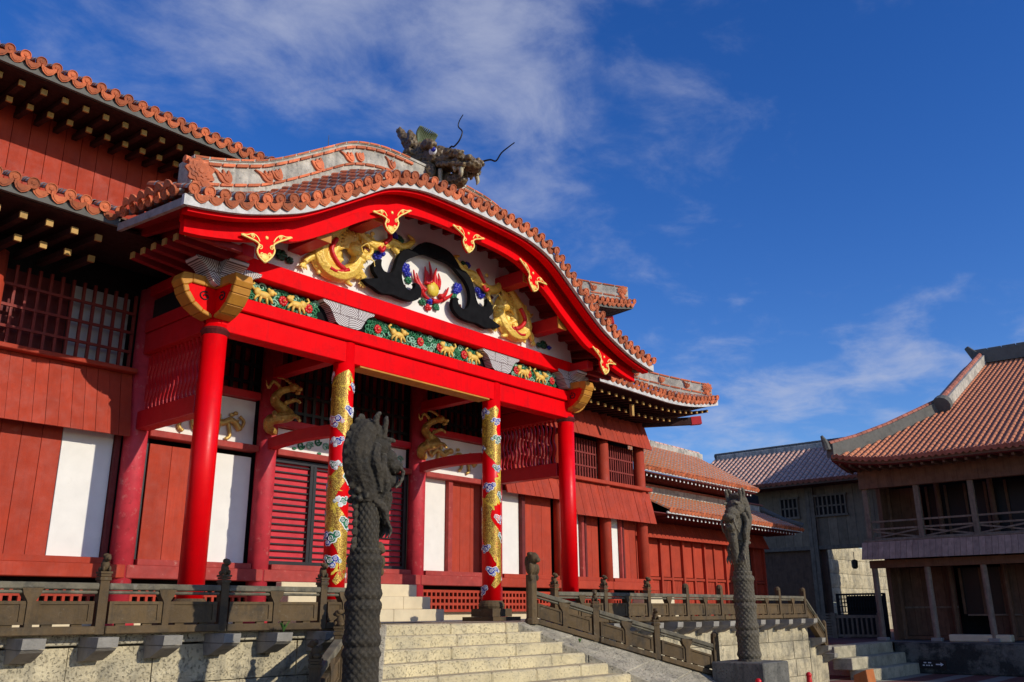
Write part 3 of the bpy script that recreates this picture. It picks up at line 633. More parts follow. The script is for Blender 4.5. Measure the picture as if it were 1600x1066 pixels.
# ================================================================== roofs
def tile_meshes(sc=1.0, mt=tile):
    r = .073*sc; Ln = .30*sc
    def half(mb, y0, y1, ra, rb, mi, n=7):
        vs = []
        for y, rr in ((y0, ra), (y1, rb)):
            for j in range(n+1):
                t = math.pi*j/n; vs.append((rr*math.cos(t), y, rr*math.sin(t)))
        mb.add(vs, [(j, j+1, n+2+j, n+1+j) for j in range(n)], mi)
    b = MB(); half(b, .028*sc, Ln, r*1.0, r*.90, 0); half(b, -.012*sc, .03*sc, r*1.06, r*1.07, 1); barrel = b.mesh('roof_tile', [mt, mortar], True, fix=False)
    e = MB(); half(e, 0, Ln, r, r*.92, 0); half(e, .05*sc, .13*sc, r*1.05, r*1.04, 1); half(e, .20*sc, .25*sc, r*1.03, r*1.0, 1)
    rim = 16
    def ring(rr, y): return [(rr*math.cos(2*math.pi*j/rim), y, rr*.98*math.sin(2*math.pi*j/rim) + .012*sc) for j in range(rim)]
    R1 = r*1.15; vs = ring(R1, .012*sc) + ring(R1, -.02*sc) + ring(R1*.86, -.02*sc) + ring(R1*.80, -.008*sc) + ring(R1*.40, -.008*sc) + ring(R1*.30, -.018*sc)
    fs = [(q*rim+j, q*rim+(j+1) % rim, (q+1)*rim+(j+1) % rim, (q+1)*rim+j) for q in range(5) for j in range(rim)] + [tuple(range(5*rim, 6*rim)), tuple(range(rim))]
    e.add(vs, fs, 0); eave = e.mesh('eave_tile', [mt, mortar], False)
    d = MB(); W = .118*sc
    poly = [(-W, .035*sc), (-W*.55, .005*sc), (0, -.008*sc), (W*.55, .005*sc), (W, .035*sc), (W*.98, -.02*sc), (W*.72, -.075*sc), (W*.34, -.105*sc), (0, -.122*sc), (-W*.34, -.105*sc), (-W*.72, -.075*sc), (-W*.98, -.02*sc)]
    d.prism(poly, lambda a, c, q: (a, q, c - .05*sc), -.030*sc, -.004*sc)
    d.prism([(x*.72, z*.72 - .008*sc) for x, z in poly], lambda a, c, q: (a, q, c - .05*sc), -.038*sc, -.031*sc); drip = d.mesh('drip_tile', [mt, mortar], False)
    return barrel, eave, drip
BARREL, EAVE, DRIP = tile_meshes()
def orient(org, across, axis):
    ay = axis.normalized(); n = across.cross(ay).normalized(); ax = ay.cross(n).normalized(); return frame(org, ax, ay, n)
def lay_tiles(par, P, us, nrow, step, meshes=None, drips=True, outv=None, jit=.02):
    """eave tile, drip tile and nrow barrel tiles up the slope at each u; P(u, s) is the deck surface at s metres up"""
    barrel, eave, drip = meshes or (BARREL, EAVE, DRIP)
    for i, u in enumerate(us):
        du = 1e-3; p0 = Vector(P(u, 0)); ac = (Vector(P(u+du, 0)) - Vector(P(u-du, 0))).normalized(); ax = (Vector(P(u, .3)) - p0)
        M = orient(p0, ac, ax)
        inst('eave_tile', eave, M @ Matrix.Rotation(rnd.uniform(-jit, jit)*3, 4, 'Y') @ Matrix.Translation((rnd.uniform(-jit, jit)*.5, rnd.uniform(-jit, jit), rnd.uniform(-.003, .003))), par)
        if drips and i < len(us)-1:
            um = (u + us[i+1])/2; q0 = Vector(P(um, 0)); ac = (Vector(P(um+du, 0)) - Vector(P(um-du, 0))).normalized()
            inst('drip_tile', drip, orient(q0, ac, Vector(P(um, .3)) - q0) @ Matrix.Rotation(rnd.uniform(-jit, jit)*4, 4, 'Y') @ Matrix.Translation((rnd.uniform(-jit, jit)*.6, rnd.uniform(-jit, jit), 0)), par)
        for k in range(1, nrow+1):
            q = Vector(P(u, step*k)); inst('roof_tile', barrel, orient(q, ac, Vector(P(u, step*k+.3)) - q) @ Matrix.Translation((rnd.uniform(-jit, jit)*.4, 0, 0)), par)
def tile_rows(mb, P, us, smax, step, r, s0=0, n=4):
    """many small tiles joined in one mesh: material 0 tile, 1 mortar"""
    for u in us:
        s = s0; sm = smax(u) if callable(smax) else smax
        du = 1e-3
        while s < sm - .02:
            e = min(s+step, sm); p = Vector(P(u, s)); q = Vector(P(u, e)); ac = (Vector(P(u+du, s)) - Vector(P(u-du, s))).normalized(); ay = (q-p).normalized(); nn = ac.cross(ay).normalized(); 
            if nn.z < 0: nn = -nn
            m_ = p + ay*min(.05, (e-s)*.2); vs = []
            jr = rnd.uniform(.95, 1.05)
            for c, rr in ((p, r*1.08*jr), (m_, r*1.06*jr), (m_, r*jr), (q, r*.92)):
                for j in range(n+1):
                    t = math.pi*j/n; vs.append(c + ac*(rr*math.cos(t)) + nn*(rr*math.sin(t)))
            w_ = n+1
            mb.add(vs, [(j, j+1, w_+j+1, w_+j) for j in range(n)], 1); mb.add(vs, [(2*w_+j, 2*w_+j+1, 3*w_+j+1, 3*w_+j) for j in range(n)], 0)
            s = e
def stuffmesh(mb, name, mats, parent, smooth=True):
    o = mb.build(name, mats, parent, smooth=smooth, fix=False); o['kind'] = 'stuff'; return o

# ---- lower main roof
def up_lo(x): return .42*max(0, (abs(x-XC) - 9.6)/3.28)**2
def P_lo(x, s): return (x, 12.44 + s*.915, 7.555 + up_lo(x)*max(0, 1-s/2.5) + s*.403)
lower = MB()
lower.slab(lambda u, v: (lambda x: (x, 12.5 + 3.5*v, 7.515 + up_lo(x)*max(0, 1-v*1.3) + 1.54*v))(-1.56 + 25.76*u), 60, 4, (0, 0, -.03)).build
lroof = lower.build('lower_roof', pan, hall)
usL = [-1.4 + .25*i for i in range(28) if -1.4 + .25*i < 5.45]; usR = [17.9 + .235*i for i in range(27) if 17.9 + .235*i < 24.15]
lay_tiles(lroof, P_lo, usL, 3, .3); lay_tiles(lroof, P_lo, usR, 3, .3)
m = MB(); m.slab(lambda u, v: (lambda x: (x, 12.50 + .06*v, 7.51 + up_lo(x)))(-1.5 + 6.9*u), 20, 1, (0, 0, -.16)); m.build('eave_fascia', plastd, hall)
m = MB(); m.slab(lambda u, v: (lambda x: (x, 12.50 + .06*v, 7.51 + up_lo(x)))(16.6 + 7.6*u), 30, 1, (0, 0, -.19)); m.build('eave_fascia', fasc, hall)
m = MB(); m.slab(lambda u, v: (lambda x: (x, 12.57 + 1.8*v, 7.38 + up_lo(x)*(1-.5*v) + .12*v))(-1.5 + 25.7*u), 50, 2, (0, 0, -.04)); m.build('eave_soffit', eaveshade, hall)
m = MB(); m.slab(lambda u, v: (22.4 + 1.75*u, 14.37 + 9*v, 7.46 + .42*u*u*(1-v)), 6, 6, (0, 0, -.06)); m.build('eave_soffit', eaveshade, hall)
def rafters(xs, ye, yi, ze, zi, upf, sz=.095):
    for x in xs:
        m = MB().beam((x, ye, ze + upf(x)), (x, yi, zi + upf(x)*.6), sz, sz, mi=0); o = m.build('rafter', eaveshade, hall)
        MB().box(x-sz*.5-.002, x+sz*.5+.002, ye-.012, ye+.03, ze+upf(x)-sz*.5-.002, ze+upf(x)+sz*.5+.002).build('end_cap', ochred, o)
xsl = [-.88 + .36*i for i in range(18)]; xsr = [17.1 + .33*i for i in range(22)]
rafters(xsl, 12.80, 14.3, 7.20, 7.34, up_lo); rafters([x+.12 for x in xsl], 13.25, 14.3, 7.02, 7.12, up_lo)
rafters(xsr, 12.80, 14.3, 7.20, 7.34, up_lo, .075); rafters([x+.12 for x in xsr[:17]], 13.25, 14.3, 7.02, 7.12, up_lo, .075)
MB().beam((22.3, 14.3, 7.12), (23.5, 13.1, 7.22), .18, .22).build('hip_rafter', eaveshade, hall); MB().beam((23.5, 13.1, 7.22), (23.72, 12.88, 7.25), .2, .24).build('hip_rafter_end', lacqd, hall)  # long part coloured as if shaded, only its end left red
MB().box(20.02, 20.12, 12.93, 13.02, 6.82, 7.14).build('bracket_end', ochred, hall)
# ---- upper main roof
def up_hi(x): return .52*max(0, (abs(x-XC) - 7.6)/3.56)**2
def P_hi(x, s): return (x, 14.20 + s*.89, 10.555 + up_hi(x)*max(0, 1-s/2.5) + s*.45)
m = MB(); m.slab(lambda u, v: (lambda x: (x, 14.27 + 5*v, 10.515 + up_hi(x)*max(0, 1-v*2) + 2.55*v))(.16 + 22.32*u), 60, 5, (0, 0, -.03)); uroof = m.build('upper_roof', pan, hall)
lay_tiles(uroof, P_hi, [.25 + .25*i for i in range(41) if .25+.25*i < 10.2], 3, .3); lay_tiles(uroof, P_hi, [18.9 + .25*i for i in range(15) if 18.9 + .25*i < 22.45], 2, .3)
m = MB(); m.slab(lambda u, v: (lambda x: (x, 14.27 + .06*v, 10.51 + up_hi(x)))(.2 + 22.26*u), 60, 1, (0, 0, -.17)); m.build('eave_fascia', plastd, hall)
m = MB(); m.slab(lambda u, v: (lambda x: (x, 14.34 + 1.8*v, 10.37 + up_hi(x)*(1-.5*v) + .14*v))(.2 + 22.26*u), 50, 2, (0, 0, -.04)); m.build('eave_soffit', eaveshade, hall)
rafters([.45 + .357*i for i in range(23)], 14.58, 16.1, 10.26, 10.4, up_hi); rafters([.64 + .34*i for i in range(22)], 15.08, 16.1, 10.17, 10.3, up_hi)
MB().beam((20.7, 16.0, 10.2), (22.0, 14.75, 10.45), .2, .24).build('hip_rafter', lacqd, hall)
# ---- plaster hip ridges with terracotta trim
def ornament(org, ax, up, nrm, w_, h, kind, parent, mt=tile):
    """flat terracotta relief set on the plaster: 0 peony with trailing leaf, 1 bird in flight, 2 pomegranate"""
    f = lambda a, b, q: org + ax*a*w_ + up*b*h + nrm*q
    m = MB()
    if kind == 0:
        for k, (rr, q1) in enumerate(((.50, .022), (.37, .036), (.24, .050), (.11, .062))):
            pl = [((rr*(1+.13*math.sin(9*t+k)))*math.cos(t), (rr*(1+.13*math.sin(9*t+k)))*math.sin(t) + .12) for t in [i*2*math.pi/40 for i in range(40)]]
            m.prism(pl, f, -.01, q1)
        lf_ = [(p.x, p.y) for p in catmull([(-.2, -.2, 0), (-.02, -.62, 0), (.34, -.95, 0), (.75, -1.0, 0), (.50, -.78, 0), (.38, -.45, 0), (.2, -.25, 0)], 4, True)]
        m.prism(lf_, f, -.01, .028); m.prism([(a*.7+.06, b*.7-.14) for a, b in lf_], f, -.01, .042)
    elif kind == 1:
        body = [(p.x, p.y) for p in catmull([(-.75, .52, 0), (-.45, .18, 0), (-.30, -.22, 0), (.05, -.48, 0), (.36, -.30, 0), (.44, .05, 0), (.30, .34, 0), (.16, .10, 0), (-.02, .40, 0), (-.10, .12, 0), (-.40, .36, 0)], 4, True)]
        m.prism(body, f, -.01, .030); m.prism([(a*.55+.08, b*.55-.08) for a, b in body], f, -.01, .046)
    else:
        body = [(p.x, p.y) for p in catmull([(0, -.50, 0), (.32, -.36, 0), (.46, .0, 0), (.42, .42, 0), (.20, .26, 0), (.02, .40, 0), (-.18, .26, 0), (-.44, .38, 0), (-.44, 0, 0), (-.30, -.36, 0)], 4, True)]
        m.prism(body, f, -.01, .032); m.prism([(a*.62, b*.62-.04) for a, b in body], f, -.01, .048)
    return m.build('relief_ornament', mt, parent, bevel=.004)
def hip_ridge(p0, p1, rise, h, orn):
    """ridge from the corner p0 up to p1; curved; plaster body, terracotta bricks"""
    p0 = Vector(p0); p1 = Vector(p1); d = (p1-p0); dh = Vector((d.x, d.y, 0)).normalized(); nrm = Vector((-dh.y, dh.x, 0))
    if nrm.y > 0: nrm = -nrm
    def c(t): return p0 + d*t - Vector((0, 0, 1))*rise*math.sin(math.pi*t)*.5
    m = MB(); m.slab(lambda u, v: c(u) + Vector((0, 0, h*v)) + nrm*.13, 12, 1, -nrm*.26); r = m.build('hip_ridge', plast, hall)
    for z, wv in ((h*.28, .015), (h*.95, .02)):
        n = 16
        for i in range(n):
            a = (i+.06)/n; b = (i+.94)/n; mm = MB()
            q0, q1 = c(a) + Vector((0, 0, z)), c(b) + Vector((0, 0, z)); mm.beam(q0, q1, .27 + wv*2, .042); mm.build('ridge_brick', tile, r)
    ax = (p0-p1).normalized(); up = nrm.cross(ax)
    if up.z < 0: up = -up
    for t, kd, s in orn: ornament(c(t) + Vector((0, 0, h*.62)) + nrm*.14, ax, up, nrm, s, s, kd, r)
    return r
hip_ridge((24.05, 12.66, 7.92), (19.9, 16.0, 9.3), .35, .44, [(.03, 0, .30), (.15, 1, .2), (.3, 2, .2), (.45, 1, .2), (.62, 2, .2)])
hip_ridge((22.36, 14.42, 11.04), (17.5, 18.8, 12.6), .45, .5, [(.03, 0, .30), (.17, 1, .24), (.34, 2, .22), (.5, 1, .2)])

# ================================================================== porch
PD = [0, .5, 1, 1.5, 2, 2.37, 2.8, 3.35, 3.8, 4.2, 4.95, 5.5, 5.95]
PZ = [9.0, 8.995, 8.98, 8.94, 8.82, 8.66, 8.38, 8.02, 7.74, 7.54, 7.27, 7.14, 7.07]
_pp = catmull([(a, b, 0) for a, b in zip([-x for x in PD[:0:-1]] + PD, PZ[:0:-1] + PZ)], 5); _px = [p.x for p in _pp]; _py = [p.y for p in _pp]
def prof(dx): return interp(dx, _px, _py)
BD = [0, .8, 1.3, 1.7, 2.2, 2.6, 3.1, 3.8, 4.2, 4.8, 5.4, 5.75]; BZ = [8.69, 8.68, 8.64, 8.55, 8.31, 8.08, 7.74, 7.33, 7.22, 7.02, 6.89, 6.85]
_bp = catmull([(a, b, 0) for a, b in zip([-x for x in BD[:0:-1]] + BD, BZ[:0:-1] + BZ)], 5); _bx = [p.x for p in _bp]; _by = [p.y for p in _bp]
def barge(dx): return interp(dx, _bx, _by)
def P_po(dx, s): return (XC + dx, 10.46 + s*.933, prof(dx) + .225 + s*.36)
m = MB(); m.slab(lambda u, v: (lambda d: (XC + d, 10.52 + 1.3*v, prof(d) + .165 + .46*v))(-5.95 + 11.9*u), 90, 2, (0, 0, -.03)); proof = m.build('porch_roof', pan, hall)
us = []; d = -5.86
while d < 5.9:
    us.append(d); sl_ = (prof(d+.01)-prof(d-.01))/.02; d += .238/math.sqrt(1+sl_*sl_)
for i, u in enumerate(us): pass
lay_tiles(proof, P_po, us, 4, .27)
m = MB(); m.slab(lambda u, v: (lambda d: (XC + d, 10.51 + .07*v, prof(d) + .16))(-5.96 + 11.92*u), 90, 1, (0, 0, -.16)); m.build('eave_fascia', fasc, hall)
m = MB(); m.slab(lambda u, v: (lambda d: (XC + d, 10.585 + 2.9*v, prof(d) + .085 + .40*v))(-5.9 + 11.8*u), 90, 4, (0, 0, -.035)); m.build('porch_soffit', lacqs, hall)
m = MB()
for d0 in (10.585,): m.slab(lambda u, v: (lambda d: (XC + d, 10.60 + .16*v, prof(d) + .048))(-5.85 + 11.7*u), 90, 1, (0, 0, -.10)); m.build('eave_moulding', lacq, hall)
# barge board: lower face proud, upper part set back
m = MB(); m.slab(lambda u, v: (lambda d: (XC + d, 10.90, barge(d) + .20*v))(-5.72 + 11.44*u), 90, 1, (0, .12, 0)); m.build('barge_board', lacq, hall)
m = MB(); m.slab(lambda u, v: (lambda d: (XC + d, 10.96, barge(d) + .205 + (prof(d) + .05 - barge(d) - .11)*v))(-5.72 + 11.44*u), 90, 1, (0, .10, 0)); m.build('barge_moulding', lacq, hall)
# rafters under the curved soffit
for i in range(33):
    d = -5.5 + i*.344
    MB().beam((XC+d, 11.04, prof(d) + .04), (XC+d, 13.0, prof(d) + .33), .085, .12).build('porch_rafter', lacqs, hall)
# side eave of the porch (left) with tiles stepping back to the main roof, and its mirror
for sg in (-1, 1):
    x0 = XC + sg*5.95
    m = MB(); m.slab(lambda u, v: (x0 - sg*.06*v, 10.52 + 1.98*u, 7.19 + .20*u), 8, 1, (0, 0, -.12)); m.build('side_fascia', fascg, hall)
    def P_sd(y, s, sg=sg, x0=x0): return (x0 + sg*.06 - sg*s*.93, y, 7.32 + (y-10.5)*.10 + s*.36)
    lay_tiles(proof, (lambda y, s: P_sd(-y, s)) if sg > 0 else P_sd, [(-12.2 + .24*i) if sg > 0 else (10.75 + .24*i) for i in range(7)], 0, .3)
    for k in range(6):
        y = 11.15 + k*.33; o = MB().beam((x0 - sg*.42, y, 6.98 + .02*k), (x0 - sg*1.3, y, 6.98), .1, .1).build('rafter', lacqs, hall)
        MB().box(x0 - sg*.42 - .015, x0 - sg*.42 + .015, y-.052, y+.052, 6.93 + .02*k, 7.032+.02*k).build('end_cap', ochred, o)
    MB().box(x0-sg*1.49-.11, x0-sg*1.49+.11, 11.25, 14.2, 6.965, 7.16).build('side_purlin', lacqd, hall, bevel=.01)
# plastered ridge following the curve
def ridge_z(d, o): return prof(d) + o
RD = 5.28
m = MB(); m.slab(lambda u, v: (lambda d: (XC+d, 11.70, ridge_z(d, .60 + .70*v)))(-RD + 2*RD*u), 90, 3, (0, .42, 0)); rdg = m.build('porch_ridge', plast, hall)
def ridge_bricks(off, y, th, dep, n=44):
    for i in range(n):
        a = -RD + 2*RD*(i+.05)/n; b = -RD + 2*RD*(i+.93)/n
        if -.75 < (a+b)/2 < .75: continue
        pts = [(XC + a + (b-a)*k/2, y, ridge_z(a + (b-a)*k/2, off)) for k in range(3)]
        mm = MB(); mm.slab(lambda u, v: Vector(pts[int(round(u*2))]) + Vector((0, 0, th*v)), 2, 1, (0, dep, 0)); mm.build('ridge_brick', tile, rdg)
ridge_bricks(.86, 11.665, .045, .04); ridge_bricks(1.20, 11.655, .05, .05)
m = MB(); m.slab(lambda u, v: (lambda d: (XC+d, 11.68, ridge_z(d, 1.302 + .05*v)))(-RD + 2*RD*u), 90, 1, (0, .46, 0)); m.build('ridge_cap', plast, rdg)
ridge_bricks(1.315, 11.664, .032, .012, 40)
UX, UZ, UNY = Vector((1, 0, 0)), Vector((0, 0, 1)), Vector((0, -1, 0))
for dx, kd, s in ((-5.14, 0, .46), (-4.74, 1, .30), (-3.98, 1, .26), (-3.78, 2, .22), (-2.97, 2, .26), (-2.30, 1, .24), (-2.05, 2, .2), (-1.28, 1, .22), (1.28, 1, .22), (2.1, 2, .2), (2.97, 2, .26), (3.9, 1, .26), (4.74, 1, .3), (5.14, 0, .46)):
    sl_ = (prof(dx+.05)-prof(dx-.05))/.1; ax = Vector((1, 0, sl_)).normalized(); ornament(Vector((XC+dx, 11.69, ridge_z(dx, 1.03))), ax, UNY.cross(ax) if UNY.cross(ax).z > 0 else -UNY.cross(ax), UNY, s, s, kd, rdg)
for s in (-1, 1):
    xe = XC + s*RD; m = MB(); m.tube([(xe - s*.05, 11.9, prof(RD)+.72), (xe + s*.16, 11.9, prof(RD)+.70)], .12, 14); m.tube([(xe + s*.16, 11.9, prof(RD)+.70), (xe + s*.185, 11.9, prof(RD)+.70)], .135, 14); m.build('ridge_end_tile', tile, rdg)
    m = MB().tube([(xe - s*.02, 11.78, prof(RD)+1.28), (xe + s*.10, 11.78, prof(RD)+1.28)], .06, 10); m.build('ridge_end_tile', tile, rdg)
m = MB(); m.slab(lambda u, v: (lambda d: (XC+d, 12.13 + 3.0*v, prof(d) + .72 + (.3 - (prof(d)-7.07)*.25)*v))(-RD + 2*RD*u), 40, 2, (0, 0, -.06)); m.build('porch_back_slope', pan, hall)
MB().cyl((XC-2.62, 11.9, prof(2.62)+1.3), (XC-2.62, 11.9, prof(2.62)+1.62), .009, .004, 6).build('lightning_rod', wire, hall)
# ---- columns
def column(x, z1, mt):
    m = MB(); m.tube([(x, 12, 1.92), (x, 12, z1)], .187, 28); o = m.build('porch_column', mt, hall)
    for q in o.data.polygons: q.use_smooth = len(q.vertices) == 4
    m = MB(); m.box(x-.40, x+.40, 11.60, 12.40, ZT, 1.625); m.box(x-.28, x+.28, 11.72, 12.28, 1.628, 1.775); m.tube([(x, 12, 1.775), (x, 12, 1.82), (x, 12, 1.86), (x, 12, 1.925)], [.24, .26, .255, .205], 20); m.build('plinth', balus, o)
    return o
COL = {}
for x, z1 in ((6.86, 6.0), (9.39, 6.27), (13.25, 6.27), (15.78, 6.0)): COL[x] = column(x, z1, lacqc)
# ---- lintels, beams, frieze
bx('lintel', lacq, hall, 6.86, 15.78, 11.84, 12.14, 5.90, 6.272, bevel=.008); bx('lintel', lacq, hall, 6.80, 15.84, 11.77, 12.15, 6.285, 6.50, bevel=.008)
bx('upper_beam', lacq, hall, XC-4.52, XC+4.52, 11.74, 12.10, 6.90, 7.20, bevel=.008)
bx('lintel_strip', ochre, hall, 9.62, 13.02, 11.838, 12.16, 5.865, 5.897)
for x in (6.86, 15.78):
    bx('side_lintel', lacqd, hall, x-.13, x+.13, 12.15, 14.02, 5.92, 6.27); bx('side_lintel', lacqd, hall, x-.15, x+.15, 12.16, 14.02, 6.285, 6.5); bx('side_beam', lacqd, hall, x-.12, x+.12, 12.2, 14.0, 4.63, 4.93, bevel=.01)
    sgr = MB()
    for k in range(15):                                           # wavy slats
        y = 12.32 + k*.12
        pts = [(y + .028*math.sin(q/16*2*math.pi*2.2), 4.93 + q/16*.99) for q in range(17)]
        mm = MB(); mm.slab(lambda u, v: (x - .02, pts[int(round(u*16))][0] + .045*v, pts[int(round(u*16))][1]), 16, 1, (.04, 0, 0)); mm.build('wavy_slat', lacqd, hall)
    for sd in (0, 1): bx('side_frieze_board', black, hall, x-.05, x+.05, 12.2, 14.0, 6.502, 6.9) if sd == 0 else None
for x in (9.39, 13.25):
    m = MB(); m.slab(lambda u, v: (x - .09, 12.19 + 1.84*u, 4.64 + .04*math.sin(math.pi*u) + .20*v), 10, 1, (.18, 0, 0)); m.build('tie_beam', lacqd, hall)
    bx('tie_beam', lacqd, hall, x-.1, x+.1, 12.19, 14.02, 6.0, 6.2)
bx('porch_ceiling', darkred, hall, 6.9, 15.74, 12.16, 14.6, 6.95, 7.0, bevel=0)
bx('frieze_board', matt, hall, 7.0, 15.64, 11.98, 12.02, 6.502, 6.898, bevel=0)
# ---- corner capitals: beam noses with ochre scalloped edges
def nose(org, dr, thick):
    """beam nose from org along horizontal unit dr"""
    dr = Vector(dr); f = lambda a, b, q: org + dr*a + Vector((0, 0, b*.78 + .14)) + Vector((-dr.y, dr.x, 0))*q
    core = [(.05, .02), (.16, .04), (.36, .14), (.52, .32), (.58, .60), (.05, .60)]
    o = MB().prism(core, f, -thick*.36, thick*.36).build('beam_nose', lacq, hall)
    segs = [[(.14, -.02), (.32, .04), (.29, .12), (.15, .06)], [(.325, .043), (.49, .17), (.43, .24), (.295, .123)], [(.495, .173), (.62, .36), (.54, .42), (.435, .243)], [(.623, .365), (.66, .50), (.575, .54), (.543, .425)],
            [(.66, .505), (.71, .62), (.67, .77), (.52, .79), (.51, .60), (.575, .545)], [(.30, .60), (.506, .60), (.516, .79), (.30, .80)], [(.10, .60), (.296, .60), (.296, .80), (.10, .80)]]
    for sgm in segs: MB().prism(sgm, f, -thick*.5, thick*.5).build('ochre_block', ochre, o, bevel=.012)
    for sd in (-1, 1):                                           # black spiral
        pts = []
        for k in range(26):
            t = k/25*4.2*math.pi*.62; r = .018 + .068*k/25; pts.append(f(.27 + r*1.15*math.cos(t), .40 + r*1.15*math.sin(t), sd*(thick*.36+.006)))
        for q in ((.19, .22), (.36, .32)): pass
        MB().tube(pts, .011, 6).build('painted_spiral', blk2, o)
for x, sg in ((6.86, -1), (15.78, 1)):
    nose(Vector((x + sg*.02, 12, 5.94)), (sg, 0, 0), .30); nose(Vector((x, 11.98, 5.94)), (0, -1, 0), .30)
    m = MB(); m.tube([(x, 12, 5.88), (x, 12, 6.72)], .15, 14); m.build('capital_core', lacq, hall)
    m = MB(); m.tube([(x, 12, 5.83), (x, 12, 5.90), (x, 12, 5.96)], [.189, .225, .18], 20); m.build('capital_ring', maroon, hall)
# ---- patterned boat brackets
def bracket(org, dr, w1=.54, w0=.24, h=.40, th=.34):
    dr = Vector(dr); f = lambda a, b, q: org + dr*a + Vector((0, 0, b)) + Vector((-dr.y, dr.x, 0))*q
    rt = [(p.x, p.y) for p in catmull([(w0*.8, 0, 0), (w0+.06, .03, 0), (w1-.14, .12, 0), (w1-.08, .22, 0), (w1-.02, .29, 0), (w1+.09, .34, 0), (w1+.12, h, 0)], 4)]; poly = rt + [(-a, b) for a, b in rt[::-1]]
    m = MB().prism([(a, b) for a, b in poly], lambda a, b, q: (a, q, b), -th/2, th/2); me = m.mesh('patterned_bracket', keymat)
    ang = math.atan2(dr.y, dr.x); o = inst('patterned_bracket', me, Matrix.Translation(org) @ Matrix.Rotation(ang, 4, 'Z'), hall)
    return o
for dx in (-2.05, 2.0): bracket(Vector((XC+dx, 11.88, 6.505)), (1, 0, 0), .46, .20, .39, .22)
for x in (6.86, 15.78): bracket(Vector((x, 11.9, 6.56)), (1, 0, 0), .46, .18, .40, .34); bracket(Vector((x, 12.05, 6.562)), (0, 1, 0), .46, .18, .40, .342)
# ---- carved frieze: scrolls, flowers and gilt beasts
frz = bx('frieze_carving', matt, hall, 7.4, 15.2, 11.955, 11.975, 6.51, 6.89, bevel=0)
def spiral(mb, cx_, cz, r, turns, y, rad, dirn, mi):
    pts = []
    for k in range(18):
        t = k/17; a = dirn*t*turns*2*math.pi; rr = r*(1-t*.82); pts.append((cx_ + rr*math.cos(a), y, cz + rr*math.sin(a)))
    mb.tube(pts, [rad*(1-.4*k/17) for k in range(18)], 5, mi)
rv = random.Random(3)
for (a, b) in ((-4.02, -2.62), (-1.50, 1.45), (2.52, 3.98)):
    m = MB(); x = a
    while x < b:
        for zz in (6.60, 6.70, 6.81):
            spiral(m, XC+x+rv.uniform(-.03, .03), zz+rv.uniform(-.02, .02), rv.uniform(.05, .08), rv.uniform(1.1, 1.7), 11.93+rv.uniform(-.02, .01), .019, rv.choice((-1, 1)), rv.choice((0, 0, 1)))
        for q in range(3): m.ell((XC+x+rv.uniform(-.06, .06), 11.945, rv.uniform(6.55, 6.86)), (rv.uniform(.03, .055), .02, rv.uniform(.02, .035)), 4, 0)
        x += .085
    o = m.build('scrollwork', [green, paleg], frz, smooth=True); o['kind'] = 'stuff'
for dx in (-3.34, -2.83, -1.28, -.21, 1.0, 2.62, 3.05, 3.86, -1.44 + 1.75):
    m = MB()
    for i in range(8):
        t = i*math.pi/4; m.ell((XC+dx+.055*math.cos(t), 11.90, 6.69+.055*math.sin(t)), (.036, .022, .036), 5)
    m.ell((XC+dx, 11.885, 6.69), (.045, .03, .045), 6); o = m.build('carved_flower', redp, frz, smooth=True); MB().ell((XC+dx, 11.858, 6.69), .014, 4).build('flower_eye', yellow, o)
for dx, fl_ in ((-3.72, 1), (-3.08, -1), (-.78, 1), (.5, -1), (1.28, 1), (2.84, -1), (3.45, 1)):
    m = MB(); c = lambda a, b, y=11.89: (XC+dx+a*fl_, y, 6.69+b)
    c = lambda a, b, y=11.89: (XC+dx+a*fl_*1.05, y, 6.69+b*1.05)
    m.ell(c(0, 0), (.13, .045, .062), 6); m.ell(c(.13, .07), (.065, .05, .06), 6); m.ell(c(.18, .06, 11.86), (.035, .03, .03), 5); m.ell(c(-.12, .03), (.07, .045, .07), 6)
    for a, b in ((-.14, -.10), (-.06, -.12), (.06, -.12), (.14, -.09)): m.tube([c(a*.7, -.02), c(a, b*.6), c(a*1.15, b*1.1)], [.032, .024, .018], 6)
    m.tube([c(-.18, .05), c(-.24, .11), c(-.19, .15)], [.025, .02, .03], 6)
    for k in range(6): m.ell(c(.08+.03*k*.6, .11-.012*k), (.03, .03, .03), 4)
    m.build('gilt_lion', yelgold, frz, smooth=True)

# ---- gable panel (tympanum)
topp = [(d, max(7.25, prof(d) + .28)) for d in [x*.25 for x in range(-18, 19)]]
tym = MB().prism([(-4.6, 7.2), (4.6, 7.2)] + [p for p in topp[::-1]], lambda a, b, q: (XC+a, q, b), 12.0, 12.05).build('gable_panel', white, hall)
KH = [(-1.85, 7.46), (-1.73, 7.5), (-1.6, 7.54), (-1.51, 7.57), (-1.61, 7.67), (-1.64, 7.78), (-1.56, 7.9), (-1.44, 7.96), (-1.44, 7.85), (-1.38, 7.76), (-1.26, 7.75), (-1.16, 7.8), (-1.1, 7.93), (-1.05, 8.1), (-0.96, 8.26), (-0.8, 8.38), (-0.66, 8.39), (-0.52, 8.54), (-0.32, 8.67), (0, 8.70)]
KI = [(0, 8.42), (-0.34, 8.41), (-0.6, 8.28), (-0.8, 8.15), (-0.91, 7.99), (-0.93, 7.81), (-0.88, 7.64), (-0.75, 7.55), (-0.63, 7.6), (-0.58, 7.68), (-0.61, 7.73), (-0.48, 7.73), (-0.42, 7.62), (-0.46, 7.47), (-0.62, 7.36), (-0.81, 7.33), (-0.97, 7.33), (-1.16, 7.34), (-1.42, 7.3), (-1.61, 7.36), (-1.76, 7.39)]
outer = KH + [(-a, b) for a, b in KH[-2::-1]]; innr = [(-a, b) for a, b in KI[::-1]] + KI[1:]
sm = catmull([(a, b, 0) for a, b in outer + innr], 3, True)
